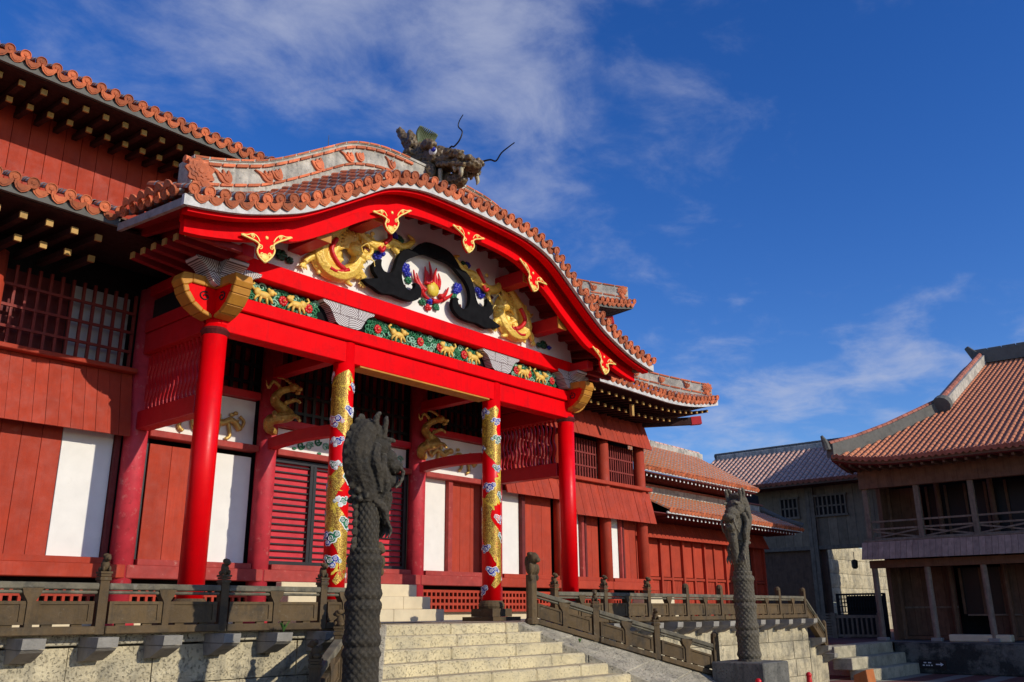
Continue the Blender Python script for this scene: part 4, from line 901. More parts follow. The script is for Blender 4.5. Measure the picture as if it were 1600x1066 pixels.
MB().prism([(p.x, p.y) for p in sm], lambda a, b, q: (XC+a, q, b), 11.80, 11.90).build('frog_leg_strut', matt, tym, bevel=.006)
# flaming jewel
m = MB(); m.ell((XC, 11.93, 7.80), (.155, .07, .155), 10); o = m.build('jewel', yellow, tym, smooth=True)
m = MB()
for a0, pts in ((0, [(-.16, 7.86), (-.18, 8.05), (-.22, 8.22)]), (0, [(-.06, 7.9), (-.05, 8.12), (-.11, 8.36)]), (0, [(.04, 7.9), (.05, 8.1), (.10, 8.28)]), (0, [(.14, 7.86), (.19, 8.02), (.15, 8.18)]), (0, [(-.2, 7.72), (-.34, 7.82), (-.44, 8.02)]), (0, [(-.3, 7.7), (-.46, 7.88), (-.52, 8.06)]),
                (0, [(.2, 7.7), (.34, 7.78), (.44, 7.96)]), (0, [(.28, 7.66), (.42, 7.74), (.55, 7.86)]), (0, [(-.34, 7.74), (-.2, 7.60), (0, 7.56)]), (0, [(0, 7.56), (.2, 7.60), (.34, 7.74)]), (0, [(-.12, 7.86), (-.12, 8.02), (-.17, 8.14)]), (0, [(.1, 7.88), (.11, 8.02), (.06, 8.16)])):
    c = catmull([(XC+p[0], 11.94, p[1]) for p in pts], 4); m.tube(c, [.062*(1-.8*i/(len(c)-1)) for i in range(len(c))], 6)
m.build('flame', redp, tym, smooth=True)
def blobs(spec, mt, nm, par=tym, y=11.955):
    m = MB()
    for dx, z, r in spec:
        r *= .80
        for i in range(6):
            a = i*1.05; m.ell((XC+dx+r*.62*math.cos(a), y + rv.uniform(-.02, .02), z+r*.5*math.sin(a)), (r*.5, .035, r*.42), 5)
        m.ell((XC+dx, y-.012, z), (r*.6, .045, r*.5), 5)
    return m.build(nm, mt, par, smooth=True)
for s in (-1, 1):
    S = lambda a: a*s
    blobs([(S(-.72), 8.04, .15), (S(-.66), 7.94, .1)], blue, 'cloud_scroll'); blobs([(S(-.62), 7.82, .1)], green, 'cloud_scroll'); blobs([(S(-.76), 7.64, .085), (S(-.74), 7.54, .06)], maroon, 'cloud_scroll')
    blobs([(S(-1.42), 8.08, .12), (S(-1.32), 8.16, .09)], blue, 'cloud_scroll'); blobs([(S(-1.52), 8.17, .09)], green, 'cloud_scroll'); blobs([(S(-1.7), 8.1, .085)], maroon, 'cloud_scroll')
    blobs([(S(-2.66), 7.39, .11)], green, 'cloud_scroll'); blobs([(S(-2.46), 7.35, .075)], blue, 'cloud_scroll'); blobs([(S(-2.29), 7.36, .08)], redp, 'cloud_scroll')
    blobs([(S(-3.5), 7.45, .14), (S(-3.32), 7.40, .09)], dgreen, 'cloud_scroll'); blobs([(S(-3.68), 7.42, .07)], blue, 'cloud_scroll')
    blobs([(S(-.88), 8.58, .13)], dgreen, 'cloud_scroll'); blobs([(S(-1.0), 8.62, .10)], blue, 'cloud_scroll'); blobs([(S(-2.28), 8.45, .15)], dgreen, 'cloud_scroll'); blobs([(S(-2.85), 8.0, .10)], blue, 'cloud_scroll')
    m = MB(); T = lambda pts, r, n=8: (lambda c: m.tube(c, [interp(i/(len(c)-1), [j/(len(r)-1) for j in range(len(r))], r) for i in range(len(c))], n))(catmull([(XC+S(p[0]), p[2] if len(p) > 2 else 11.91, p[1]) for p in pts], 5))
    T([(-2.05, 8.62), (-2.30, 8.36), (-2.62, 8.02), (-2.78, 7.68), (-2.62, 7.46), (-2.28, 7.44), (-2.02, 7.62), (-1.92, 7.90), (-2.02, 8.14)], [.05, .10, .14, .165, .16, .15, .14, .12, .10]); m.ell((XC+S(-2.42), 11.96, 7.80), (.22, .05, .22), 8); T([(-2.55, 8.2), (-2.40, 7.98), (-2.46, 7.78), (-2.30, 7.66)], [.07, .08, .07, .04]); T([(-2.62, 7.95), (-2.82, 8.06), (-2.98, 7.98), (-3.06, 8.06)], [.07, .05, .04, .015]); T([(-2.2, 7.5), (-2.16, 7.36), (-2.02, 7.30)], [.07, .05, .03])
    T([(-2.48, 8.34), (-2.06, 8.44), (-1.82, 8.29), (-1.51, 8.24), (-1.13, 8.42), (-.84, 8.42), (-.58, 8.63), (-.72, 8.72)], [.05, .09, .10, .10, .09, .08, .05, .02])
    T([(-2.72, 7.64), (-2.95, 7.56), (-3.05, 7.44)], [.10, .07, .05]); T([(-2.1, 7.5), (-1.86, 7.60), (-1.77, 7.42)], [.09, .08, .04]); T([(-1.15, 8.42), (-1.0, 8.28), (-.9, 8.22)], [.07, .05, .03]); T([(-1.75, 8.3), (-1.6, 8.12), (-1.66, 8.0)], [.06, .045, .03])
    for bx_, bz in ((-3.06, 7.42), (-1.78, 7.45), (-.92, 8.22), (-1.66, 8.02)):
        for k in range(4): a = -2.6 + k*.55; T([(bx_, bz), (bx_ + .07*math.cos(a), bz + .07*math.sin(a)), (bx_ + .12*math.cos(a), bz + .11*math.sin(a)-.02)], [.028, .022, .008], 5)
    # head with mane, horns and jaws
    m.ell((XC+S(-2.04), 11.86, 7.98), (.16, .11, .13), 8); m.ell((XC+S(-1.90), 11.84, 7.90), (.11, .09, .075), 7); m.ell((XC+S(-1.88), 11.85, 7.80), (.09, .07, .045), 6); m.ell((XC+S(-2.0), 11.77, 8.03), (.035, .03, .035), 5)
    for k in range(9): a = 1.2 + k*.28; T([(-2.08, 8.0, 11.87), (-2.08 + .2*math.cos(a), 8.02 + .22*math.sin(a), 11.86), (-2.08 + .33*math.cos(a+.2), 8.02 + .34*math.sin(a+.2), 11.89)], [.05, .04, .008], 5)
    T([(-1.95, 8.05, 11.82), (-1.80, 8.16, 11.8), (-1.72, 8.08, 11.82)], [.025, .02, .008], 5); T([(-1.84, 7.86, 11.8), (-1.66, 7.86, 11.78), (-1.60, 7.74, 11.8)], [.018, .015, .006], 5)
    for k in range(10): a = k/9; c = catmull([(-2.30, 8.44), (-2.74, 8.06), (-2.95, 7.68), (-2.72, 7.34)] and [(-2.36, 8.44, 0), (-2.76, 8.08, 0), (-2.94, 7.72, 0), (-2.76, 7.34, 0)], 3)[k]; m.ell((XC+S(c.x), 11.9, c.y), (.04, .035, .04), 4)
    for k in range(22):
        cx_ = rv.uniform(-2.75, -1.75); cz_ = rv.uniform(7.5, 8.25); r_ = rv.uniform(.05, .09); dn = rv.choice((-1, 1))
        m.tube([(XC+S(cx_ + r_*(1-q/11*.8)*math.cos(dn*q*.7)), 11.89 + .02*math.sin(q), cz_ + r_*(1-q/11*.8)*math.sin(dn*q*.7)) for q in range(12)], .022, 5)
    for k in range(9):
        cx_ = rv.uniform(-1.75, -.7); cz_ = 8.38 + rv.uniform(-.12, .14); r_ = rv.uniform(.04, .07); m.tube([(XC+S(cx_ + r_*(1-q/11*.8)*math.cos(q*.7)), 11.89, cz_ + r_*(1-q/11*.8)*math.sin(q*.7)) for q in range(12)], .02, 5)
    dr = m.build('gilt_dragon', gold, tym, remesh=.013); carve(dr, .010, .03)
    T = lambda pts, r, n=6: MB().tube(catmull([(XC+S(p[0]), p[2], p[1]) for p in pts], 4), r, n).build('dragon_flame', redp, dr, smooth=True)
    T([(-2.5, 8.02, 11.79), (-2.62, 7.78, 11.76), (-2.48, 7.58, 11.77), (-2.30, 7.50, 11.78)], .05); T([(-2.62, 7.44, 11.78), (-2.45, 7.42, 11.79), (-2.2, 7.52, 11.79)], .04); T([(-1.38, 8.30, 11.83), (-1.25, 8.44, 11.82), (-1.22, 8.56, 11.86)], .05); T([(-1.5, 8.2, 11.82), (-1.42, 8.14, 11.83), (-1.36, 8.24, 11.83)], .04)
    # purlin ends
    for d_, z_ in ((3.2, 7.72), (2.05, 8.46)):
        o = MB().box(min(XC+S(d_)-.14, XC+S(d_)+.14), max(XC+S(d_)-.14, XC+S(d_)+.14), 11.08, 11.995, z_-.14, z_+.14).build('purlin', lacqd, hall, bevel=.01)
        MB().box(XC+S(d_)-.142, XC+S(d_)+.142, 11.06, 11.085, z_-.142, z_+.142).build('purlin_end', ochre, o)
blobs([(-.10, 7.40, .10)], redp, 'cloud_scroll'); blobs([(-.06, 7.53, .09)], blue, 'cloud_scroll'); blobs([(-.24, 7.48, .10), (.12, 7.46, .10)], green, 'cloud_scroll')
tym.location.y = -.13                                   # the panel stands just behind the face of the upper beam
# ---- pendants on the barge board: red heart with gilt scrolls
for dx in (0, -1.95, 1.95, -4.42, 4.42):
    sl_ = (barge(dx+.05)-barge(dx-.05))/.1*.75; z0 = barge(dx); f = lambda a, b, q: (XC+dx+a, q, z0 + sl_*a + b)
    shape = [(-.42, .04), (-.30, .0), (-.20, -.04), (-.13, -.10), (-.15, -.20), (-.10, -.30), (0, -.38), (.10, -.30), (.15, -.20), (.13, -.10), (.20, -.04), (.30, .0), (.42, .04), (.30, .10), (-.30, .10)]
    o = MB().prism(shape, f, 10.84, 10.895).build('barge_pendant', lacq, hall)
    m = MB()
    for s in (-1, 1):
        m.tube(catmull([f(s*a, b, 10.835) for a, b in ((.44, .05), (.30, .0), (.19, -.045), (.125, -.10), (.15, -.20), (.10, -.30), (.0, -.385))], 4), .017, 6)
        for (cx_, cz, r, dn) in ((.10, -.14, .045, 1), (.07, -.25, .035, -1), (.24, .03, .035, 1)):
            m.tube([f(s*(cx_ + r*(1-k/12*.8)*math.cos(dn*k*.75)), cz + r*(1-k/12*.8)*math.sin(dn*k*.75), 10.835) for k in range(13)], .010, 5)
        m.tube(catmull([f(s*a, b, 10.835) for a, b in ((.42, .06), (.34, .05), (.24, .07), (.16, .02), (.12, -.05))], 4), .011, 5)
    m.ell(f(0, -.30, 10.84), (.075, .02, .065), 6); m.ell(f(0, .02, 10.838), (.03, .015, .03), 5); m.build('gilt_scroll', gold, o, smooth=True)

# ---- painted dragons and clouds on the two middle columns
def cyl_star(x, th0, z0, pts, rad, mb, mi=0, rings=4):
    """star-shaped painted patch laid on the column; pts are (s, z) offsets from its centre"""
    n = len(pts); vs = []
    for k in range(rings+1):
        q = k/rings
        for (a, b) in pts:
            th = th0 + a*q/rad; vs.append((x + rad*math.cos(th), 12 + rad*math.sin(th), z0 + b*q))
            if k == 0: break
    fs = [(0, 1+j, 1+(j+1) % n) for j in range(n)]
    for k in range(rings-1):
        o = 1 + k*n; fs += [(o+j, o+n+j, o+n+(j+1) % n, o+(j+1) % n) for j in range(n)]
    mb.add(vs, fs, mi)
def cloud_outline(w_, h, lobes, ph): return [((w_*(1+.18*abs(math.sin(lobes*t/2+ph))))*math.cos(t), (h*(1+.25*abs(math.sin(lobes*t/2+ph))))*math.sin(t)) for t in [i*2*math.pi/36 for i in range(36)]]
def paint_column(x, seed, ph):
    col = COL[x]; rv2 = random.Random(seed); r0 = .187
    m = MB()
    # body of the dragon: a winding band of varying width
    N_ = 130; vs = []
    for i in range(N_+1):
        t = i/N_; z = 2.18 + 3.55*t; th = ph + 1.3*math.sin(t*2*math.pi*2.0) + t*.6; wd = (.175 + .05*math.sin(t*9))*min(1, t*5+.25)*min(1, (1-t)*8 + .3)
        dth = 1.3*math.cos(t*2*math.pi*2.0)*2*math.pi*2.0 + .6; tl = math.hypot(dth*r0, 3.55); ns, nz_ = 3.55/tl, -dth*r0/tl
        for k in range(9):
            o = (k/8-.5)*2*wd; a = th + o*ns/r0; vs.append((x + (r0+.004)*math.cos(a), 12 + (r0+.004)*math.sin(a), z + o*nz_))
    m.add(vs, [(i*9+k, i*9+k+1, (i+1)*9+k+1, (i+1)*9+k) for i in range(N_) for k in range(8)]); m.build('painted_dragon', goldp, col, smooth=True, fix=False)
    # fins, claws and mane
    for i in range(44):
        t = rv2.uniform(.05, .98); z = 2.18 + 3.55*t; th = ph + 1.3*math.sin(t*2*math.pi*2.0) + t*.6 + rv2.choice((-1, 1))*rv2.uniform(.5, .9); a0 = rv2.uniform(0, 6.28)
        ptsx = [((.03 + .085*max(0, math.cos(2.5*(q-a0)))**2)*math.cos(q), (.03 + .085*max(0, math.cos(2.5*(q-a0)))**2)*math.sin(q)) for q in [j*2*math.pi/24 for j in range(24)]]
        mm = MB(); cyl_star(x, th, z, ptsx, r0 + .003 + .0002*(i % 5), mm); mm.build('painted_claw', yellow, col, fix=False)
    for i in range(19):
        z = 2.02 + 3.72*(i+.5)/19 + rv2.uniform(-.04, .04); t = min(1, max(0, (z-2.18)/3.55)); th = ph + 1.3*math.sin(t*2*math.pi*2.0) + t*.6 + (1.45 if i % 2 else -1.45) + rv2.uniform(-.45, .45)
        mt = (blue, green, blue, pinkp, green, blue)[rv2.randrange(6)]; mt2 = (green, blue, whitep, blue)[rv2.randrange(4)]; mm = MB(); sd = rv2.choice((-1, 1)); sc_ = rv2.uniform(.75, 1.25)
        for q_, (oa, ob, rr, mi) in enumerate(((0, 0, .075, 1), (.085*sd, .035, .055, 2), (-.07*sd, .045, .050, 1), (.045*sd, -.06, .045, 2), (.15*sd, .0, .034, 1))):
            rr *= sc_; oa *= sc_; ob *= sc_; ol = cloud_outline(rr, rr*.9, 5, q_*1.3)
            cyl_star(x, th + oa/r0, z + ob, ol, r0 + .0055, mm, 0); cyl_star(x, th + oa/r0, z + ob, [(a*.80, b*.80) for a, b in ol], r0 + .0080 + .0004*q_, mm, mi)
            sp = [(oa + rr*.6*(1-j/14*.85)*math.cos(sd*j*.8 + q_), ob + rr*.6*(1-j/14*.85)*math.sin(sd*j*.8 + q_)) for j in range(15)]
            mm.tube([(x + (r0+.0105)*math.cos(th + a/r0), 12 + (r0+.0105)*math.sin(th + a/r0), z+b) for a, b in sp], .0055, 4, 0)
        o2 = MB(); mm.build('painted_cloud', [whitep, mt, mt2], col, fix=False)
paint_column(9.39, 5, R(-125)); paint_column(13.25, 11, R(-130))

# ---- gilt dragons perched on the wall pillars, other gilt carvings
def perched(x, fl_):
    m = MB(); T = lambda pts, r, n=8: (lambda c: m.tube(c, [interp(i/(len(c)-1), [j/(len(r)-1) for j in range(len(r))], r) for i in range(len(c))], n))(catmull([(x + p[0]*fl_, p[1], p[2]) for p in pts], 5))
    T([(0, 13.94, 4.95), (-.18, 13.86, 5.0), (-.22, 13.76, 5.12), (0, 13.70, 5.2), (.2, 13.78, 5.28), (.08, 13.88, 5.42), (-.12, 13.82, 5.52), (-.10, 13.7, 5.66), (.05, 13.62, 5.74)], [.07, .09, .10, .105, .10, .095, .085, .07, .06])
    m.ell((x + .10*fl_, 13.56, 5.76), (.09, .11, .08), 7); m.ell((x + .16*fl_, 13.46, 5.72), (.05, .08, .04), 6); m.ell((x + .14*fl_, 13.47, 5.65), (.04, .07, .03), 5)
    for s in (-1, 1):
        T([(.06, 13.58, 5.82), (-.02 + .05*s, 13.66, 5.92), (-.10 + .06*s, 13.74, 5.93)], [.025, .02, .008], 5); T([(.12*s, 13.75, 5.22), (.24*s, 13.62, 5.24), (.28*s, 13.55, 5.14)], [.05, .04, .03], 6); T([(.1*s, 13.8, 5.5), (.22*s, 13.66, 5.56), (.30*s, 13.60, 5.50)], [.045, .035, .02], 6)
    T([(-.05, 13.7, 5.7), (-.22, 13.74, 5.86), (-.30, 13.78, 5.72), (-.38, 13.76, 5.86)], [.03, .035, .025, .006], 5)
    carve(m.build('gilt_dragon', goldd, hall, remesh=.014), .018, .04)
perched(9.36, 1); perched(13.22, 1)
for (x, z, fl_) in ((7.75, 5.05, 1), (8.55, 5.02, -1), (14.05, 5.15, 1), (14.9, 5.08, -1)):
    m = MB(); T = lambda pts, r: m.tube(catmull([(x + a*fl_, 14.29, z+b) for a, b in pts], 5), r, 7)
    T([(-.3, -.05), (-.12, .10), (.1, .02), (.26, .12)], .06); T([(-.05, .05), (-.10, -.18), (-.02, -.26)], .035); T([(.12, .05), (.16, -.14), (.24, -.22)], .035); m.ell((x+.3*fl_, 14.26, z+.12), (.09, .05, .07), 6); T([(-.3, -.05), (-.38, .1), (-.28, .2)], .03)
    for k in range(7): m.ell((x + rv.uniform(-.25, .3)*fl_, 14.29, z + rv.uniform(.05, .28)), (.05, .03, .04), 5)
    m.build('gilt_carving', goldd, hall, smooth=True)
m = MB()
for i in range(16):
    spiral(m, 9.85 + i*.20, 4.92 + .08*math.sin(i*1.9), .085, 1.4, 14.325, .022, 1 if i % 2 else -1, i % 2)
    m.ell((9.9+i*.2, 14.325, 4.86+.1*math.cos(i*2.3)), (.05, .015, .03), 4, 0)
m.build('scroll_carving', [green, paleg], hall, smooth=True)

# ---- steps up to the door
est = thing('entrance_steps', 'three cream stone steps rising to the lattice door inside the porch', 'steps', (XC, 13.6, ZT))
for y, zt, z0 in ((13.14, 1.777, 1.552), (13.48, 2.02, 1.779), (13.82, 2.262, 2.022)):
    cuts = [9.55, 10.6, 11.75, 13.1] if y < 13.3 else ([9.58, 11.1, 12.3, 13.04] if y < 13.6 else [9.66, 10.5, 11.9, 12.97])
    for a, b in zip(cuts, cuts[1:]): MB().box(a+.002, b-.002, y, 14.0, z0, zt).build('step_stone', cream, est, bevel=.01)
cb = thing('side_entrance_step', 'cream stone block step at the far right end of the palace hall', 'step', (22.6, 13.9, ZT))
MB().box(21.5, 23.3, 13.55, 14.0, 1.53, 1.80).build('lower_step', cream, cb, bevel=.01); MB().box(21.5, 23.1, 13.80, 14.3, 1.803, 2.10).build('upper_step', cream, cb, bevel=.01)
# ================================================================== dragon head on the porch ridge
dh = thing('dragon_head_ornament', 'brown glazed dragon head with wire whiskers on top of the porch roof', 'roof ornament', (XC, 11.9, 10.0))
X0 = XC
m = MB(); P = lambda a, y, z: (X0 + a, y, z)
def T(pts, r, n=9):
    c = catmull([P(*p) for p in pts], 5); m.tube(c, [interp(i/(len(c)-1), [j/(len(r)-1) for j in range(len(r))], r) for i in range(len(c))], n)
m.ell(P(0, 12.12, 10.72), (.36, .40, .36), 9); m.ell(P(0, 12.35, 10.95), (.30, .30, .30), 8); m.ell(P(0, 11.75, 10.62), (.32, .34, .28), 9)
m.ell(P(0, 11.35, 10.44), (.25, .36, .17), 9); m.ell(P(0, 11.0, 10.26), (.23, .30, .13), 9); m.ell(P(0, 10.74, 10.13), (.20, .17, .11), 8)
T([(0, 11.95, 10.25), (0, 11.5, 10.02), (0, 11.15, 9.93), (0, 10.95, 9.96)], [.26, .19, .15, .09])
m.ell(P(0, 11.9, 10.1), (.34, .35, .30), 8); m.ell(P(0, 12.3, 10.35), (.40, .35, .35), 8)
for s in (-1, 1):
    m.ell(P(.17*s, 10.68, 10.22), (.07, .08, .06), 6); T([(.22*s, 11.9, 10.5), (.30*s, 11.6, 10.22), (.30*s, 11.6, 10.0)], [.10, .09, .05])
    T([(.24*s, 11.86, 10.86), (.33*s, 11.68, 10.84), (.34*s, 11.50, 10.72)], [.09, .10, .06]); T([(.15*s, 12.4, 11.1), (.2*s, 12.55, 11.35), (.21*s, 12.72, 11.62)], [.13, .10, .06])
    T([(.24*s, 12.2, 10.98), (.30*s, 12.22, 11.2), (.28*s, 12.3, 11.36)], [.11, .09, .05])
    for k in range(6): T([(.30*s, 12.1+.06*k, 10.75-.09*k), (.42*s, 12.15+.06*k, 10.82-.1*k), (.46*s, 12.3+.05*k, 10.80-.1*k)], [.07, .055, .02], 6)
    for k in range(5): T([(.2*s, 11.3-.1*k, 10.50-.05*k), (.24*s, 11.25-.1*k, 10.56-.05*k), (.22*s, 11.18-.1*k, 10.58-.05*k)], [.06, .05, .02], 6)
    T([(.22*s, 11.5, 10.35), (.26*s, 11.1, 10.20), (.22*s, 10.75, 10.08)], [.05, .05, .05], 6)
carve(m.build('skull', ceramic, dh, remesh=.018), .05, .07)
m = MB()
for k in range(14):
    a = (k/13-.5)*2.6; T([(.12*math.sin(a), 12.20 + .1*math.cos(a*1.2), 11.0), (.24*math.sin(a), 12.12, 11.30), (.26*math.sin(a), 12.02 - .05*math.cos(a), 11.42)], [.035, .03, .012], 6)
m.build('crest', hair, dh, smooth=True)
for s in (-1, 1):
    o = MB().ell(P(.27*s, 11.60, 10.66), (.07, .095, .095), 9).build('eye', whitep, dh, smooth=True); MB().ell(P(.305*s, 11.545, 10.665), (.048, .058, .058), 8).build('iris', blue, o, smooth=True)
    for y, z, l in ((11.42, 10.20, .34), (11.02, 10.12, .12), (10.84, 10.03, .20)):
        c = catmull([P(.22*s, y, z), P(.235*s, y-.02, z-l*.6), P(.22*s, y-.05 if l > .3 else y, z-l)], 4); MB().tube(c, [.05, .048, .046, .043, .04, .034, .026, .016, .006][:len(c)], 8).build('tusk', ivory, dh, smooth=True)
    for k in range(5): MB().ell(P(.205*s, 10.80+.06*k, 10.045+.012*k), (.03, .03, .045), 5).build('tooth', ivory, dh, smooth=True)
    MB().ell(P(.10*s, 11.0, 10.05), (.03, .03, .09), 5).build('tooth', ivory, dh, smooth=True)
for w_ in ([(-.15, 11.42, 10.50), (-.2, 11.16, 10.62), (-.22, 11.05, 10.58), (-.22, 10.90, 10.66), (-.2, 10.84, 10.84), (-.2, 10.95, 11.0), (-.2, 10.92, 11.12), (-.2, 10.82, 11.22)], [(.15, 10.95, 10.30), (.2, 10.66, 10.28), (.2, 10.45, 10.24), (.2, 10.30, 10.16), (.2, 10.16, 10.28), (.2, 9.98, 10.34), (.2, 9.82, 10.38)]):
    MB().tube(catmull([P(*q) for q in w_], 5), [.022 - .00036*i for i in range(5*(len(w_)-1)+1)], 6).build('whisker', wire, dh, smooth=True)
m = MB()
for i in range(5):
    for j in range(7): m.ell(P(-.36 + .12*j, 11.25 + .16*i, 9.72 + .12*i), (.075, .09, .06), 5)
m.box(X0-.42, X0+.42, 11.3, 12.4, 9.45, 9.85); m.build('scaly_neck', ceramicb, dh, smooth=False)
# ================================================================== red annex
ann = thing('red_annex', 'low red annex with two tiers of tiled roof beside the palace hall', 'annex', (26.5, 15.5, ZT))
bx('core', darkin, ann, 21.3, 31.3, 14.72, 16.2, .1, 5.9, bevel=0)
xs = [20.65, 21.35, 22.05, 22.75, 23.45, 24.15, 24.85, 25.6, 26.3, 27.05, 27.8, 28.55, 29.3, 30.1, 30.9]
for i, (a, b) in enumerate(zip(xs, xs[1:])):
    if i in (12,): MB().box(a, b, 14.66, 14.7, 1.3, 3.7).build('doorway', darkin, ann); continue
    MB().box(a+.05, b-.05, 14.60, 14.66, 2.62, 4.2).build('wall_panel', wallred, ann, bevel=.006)
    n = 6
    for k in range(n): MB().box(a+.05+(b-a-.1)*k/n+.006, a+.05+(b-a-.1)*(k+1)/n-.006, 14.61, 14.66, .2, 2.5).build('slat', wallred, ann)
for i, a in enumerate(xs): bx('post', wallred, ann, a-.05, a+.05, 14.54 if i % 2 else 14.50, 14.70, .2, 4.2)
bx('rail', wallred, ann, 20.6, 30.95, 14.55, 14.61, 2.52, 2.60)
s_ = bx('skirt_board', darkred, ann, 20.6, 30.9, 14.55, 14.60, 3.95, 4.3, bevel=0)
for k in range(69):
    a = 20.6 + k*.148; MB().prism([(14.22, 3.78), (14.48, 4.36), (14.52, 4.36), (14.26, 3.78)], YZ, a+.003, a+.144).build('plank', wallred, s_)
def roof_patch(par, P, ua, ub, smax, du, step, r, mtt, name='roof_tiles', joint=None):
    deck = MB(); n = 30
    sm = smax if callable(smax) else (lambda u: smax)
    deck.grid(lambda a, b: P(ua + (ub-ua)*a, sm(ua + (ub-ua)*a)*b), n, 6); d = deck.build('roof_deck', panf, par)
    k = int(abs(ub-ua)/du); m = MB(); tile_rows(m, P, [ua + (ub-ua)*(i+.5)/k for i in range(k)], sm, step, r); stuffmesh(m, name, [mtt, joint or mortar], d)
    return d
def far_eave(par, P, ua, ub, du, r, mtt, lip=.10):
    """eave discs and drip edge of a distant roof, one small mesh each"""
    k = int(abs(ub-ua)/du); o0 = None
    disc = MB(); disc.tube([(0, -.01, 0), (0, .03, 0)], r*1.15, 10); dm = disc.mesh('eave_tile', mtt)
    dr = MB(); dr.prism([(-du*.42, .02), (du*.42, .02), (du*.3, -lip*.6), (0, -lip), (-du*.3, -lip*.6)], lambda a, b, q: (a, q, b), -.012, .012); drm = dr.mesh('drip_tile', mtt)
    for i in range(k):
        for me, nm, off in ((dm, 'eave_tile', .5), (drm, 'drip_tile', 1.0)):
            u = ua + (ub-ua)*(i+off)/k; p = Vector(P(u, 0)); ac = (Vector(P(u+.01, 0)) - Vector(P(u-.01, 0))).normalized(); inst(nm, me, orient(p, ac, Vector(P(u, .2)) - p), par)
P_al = lambda x, s: (x, 13.10 + s*.88, 4.50 + s*.42 - .0)
d_ = roof_patch(ann, P_al, 21.75, 31.5, lambda x: min(1.72, max(.1, (31.55-x)*1.9)), .20, .26, .062, tilew); far_eave(d_, P_al, 21.75, 31.5, .20, .062, tile)
m = MB(); m.slab(lambda u, v: (21.7 + 9.8*u, 13.14 + .05*v, 4.45), 1, 1, (0, 0, -.06)); m.build('eave_fascia', fasc, ann)
bx('eave_soffit', darkred, ann, 20.9, 31.4, 13.2, 14.6, 4.37, 4.40, bevel=0)
for k in range(37):
    x = 22.0 + k*.255; o = bx('rafter', darkred, ann, x-.03, x+.03, 13.32, 14.5, 4.29, 4.35, bevel=0); MB().box(x-.032, x+.032, 13.30, 13.318, 4.285, 4.352).build('end_cap', whitep, o)
bx('plaster_band', plast, ann, 20.9, 31.2, 14.55, 14.75, 5.16, 5.46)
bx('band_coping', tiled, ann, 20.9, 31.2, 14.5, 14.8, 5.465, 5.52)
bx('upper_wall', darkred, ann, 20.9, 31.2, 14.8, 15.2, 5.52, 5.9, bevel=0)
P_au = lambda x, s: (x, 13.55 + s*.86, 5.80 + s*.51)
d_ = roof_patch(ann, P_au, 20.9, 28.9, 2.9, .20, .26, .062, tilew); far_eave(d_, P_au, 20.9, 28.9, .20, .062, tile)
m = MB(); m.slab(lambda u, v: (20.9 + 8*u, 13.60 + .05*v, 5.76), 1, 1, (0, 0, -.06)); m.build('eave_fascia', fasc, ann)
bx('eave_soffit', darkred, ann, 20.9, 28.9, 13.66, 14.8, 5.66, 5.69, bevel=0)
for k in range(30):
    x = 21.4 + k*.25; o = bx('rafter', darkred, ann, x-.03, x+.03, 13.78, 14.8, 5.58, 5.64, bevel=0); MB().box(x-.032, x+.032, 13.76, 13.778, 5.575, 5.642).build('end_cap', whitep, o)
rg = bx('ridge', plast, ann, 20.9, 29.3, 15.95, 16.35, 7.16, 7.46, bevel=.02)
for k in range(28):
    x = 20.9 + k*.3; MB().tube([(x+.02, 16.15, 7.47), (x+.27, 16.15, 7.47)], .10, 8).build('ridge_tile', plast if k % 4 == 0 else tilef, rg)
MB().tube([(31.5, 13.1, 4.62), (31.25, 13.8, 4.9), (31.0, 14.7, 5.42)], .11, 8).build('hip_ridge', plastd, ann)
ann.location += Vector((1.72, .91, .14))  # whole annex pushed back along the camera's line of sight
# ================================================================== connecting gallery
gal = thing('connecting_gallery', 'dark timber gallery with barred windows and pale tiled roof behind annex', 'gallery', (33.5, 13.5, .8))
XG = 32.2
w_ = bx('wall', brownwood, gal, XG, XG+.2, 10.0, 18, 3.75, 6.15, bevel=0)
for k in range(22):
    y = 10.0 + k*.36; MB().box(XG-.03, XG, y+.005, y+.355, 3.75, 6.1).build('board', greyboard, w_)
for a, b in ((13.65, 14.35), (11.75, 12.9)):
    o = bx('window', darkin, gal, XG-.06, XG-.035, a, b, 4.9, 5.6, bevel=0)
    k = a
    while k < b + .01: MB().box(XG-.10, XG-.065, k-.03, k+.03, 4.9, 5.6).build('bar', greywood, o); k += .175
    MB().box(XG-.12, XG-.06, a-.08, b+.08, 4.82, 4.9).build('sill', greywood, o); MB().box(XG-.12, XG-.06, a-.08, b+.08, 5.6, 5.67).build('head', greywood, o); MB().box(XG-.105, XG-.066, a, b, 5.2, 5.26).build('bar', greywood, o)
for y in (13.2, 13.05, 16.0): bx('post', greywood, gal, XG-.14, XG+.1, y-.09, y+.09, .8, 6.1)
bx('lower_wall', brownwood, gal, XG+.05, XG+.2, 12.75, 18, .3, 3.74, bevel=0)
bx('beam', greywood, gal, XG-.1, XG+.15, 10.0, 18, 3.6, 3.745)
P_g = lambda y, s: (31.15 + s*.86, y, 6.10 + s*.51)
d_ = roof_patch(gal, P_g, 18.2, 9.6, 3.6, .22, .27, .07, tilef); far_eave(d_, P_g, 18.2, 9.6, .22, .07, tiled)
bx('eave_soffit', darkred, gal, 31.25, 32.3, 9.6, 18.2, 6.0, 6.04, bevel=0); bx('eave_fascia', brownwood, gal, 31.19, 31.24, 9.6, 18.2, 5.98, 6.14, bevel=0)
rg = bx('ridge', plast, gal, 34.05, 34.5, 8.0, 18.0, 7.72, 8.05, bevel=.02)
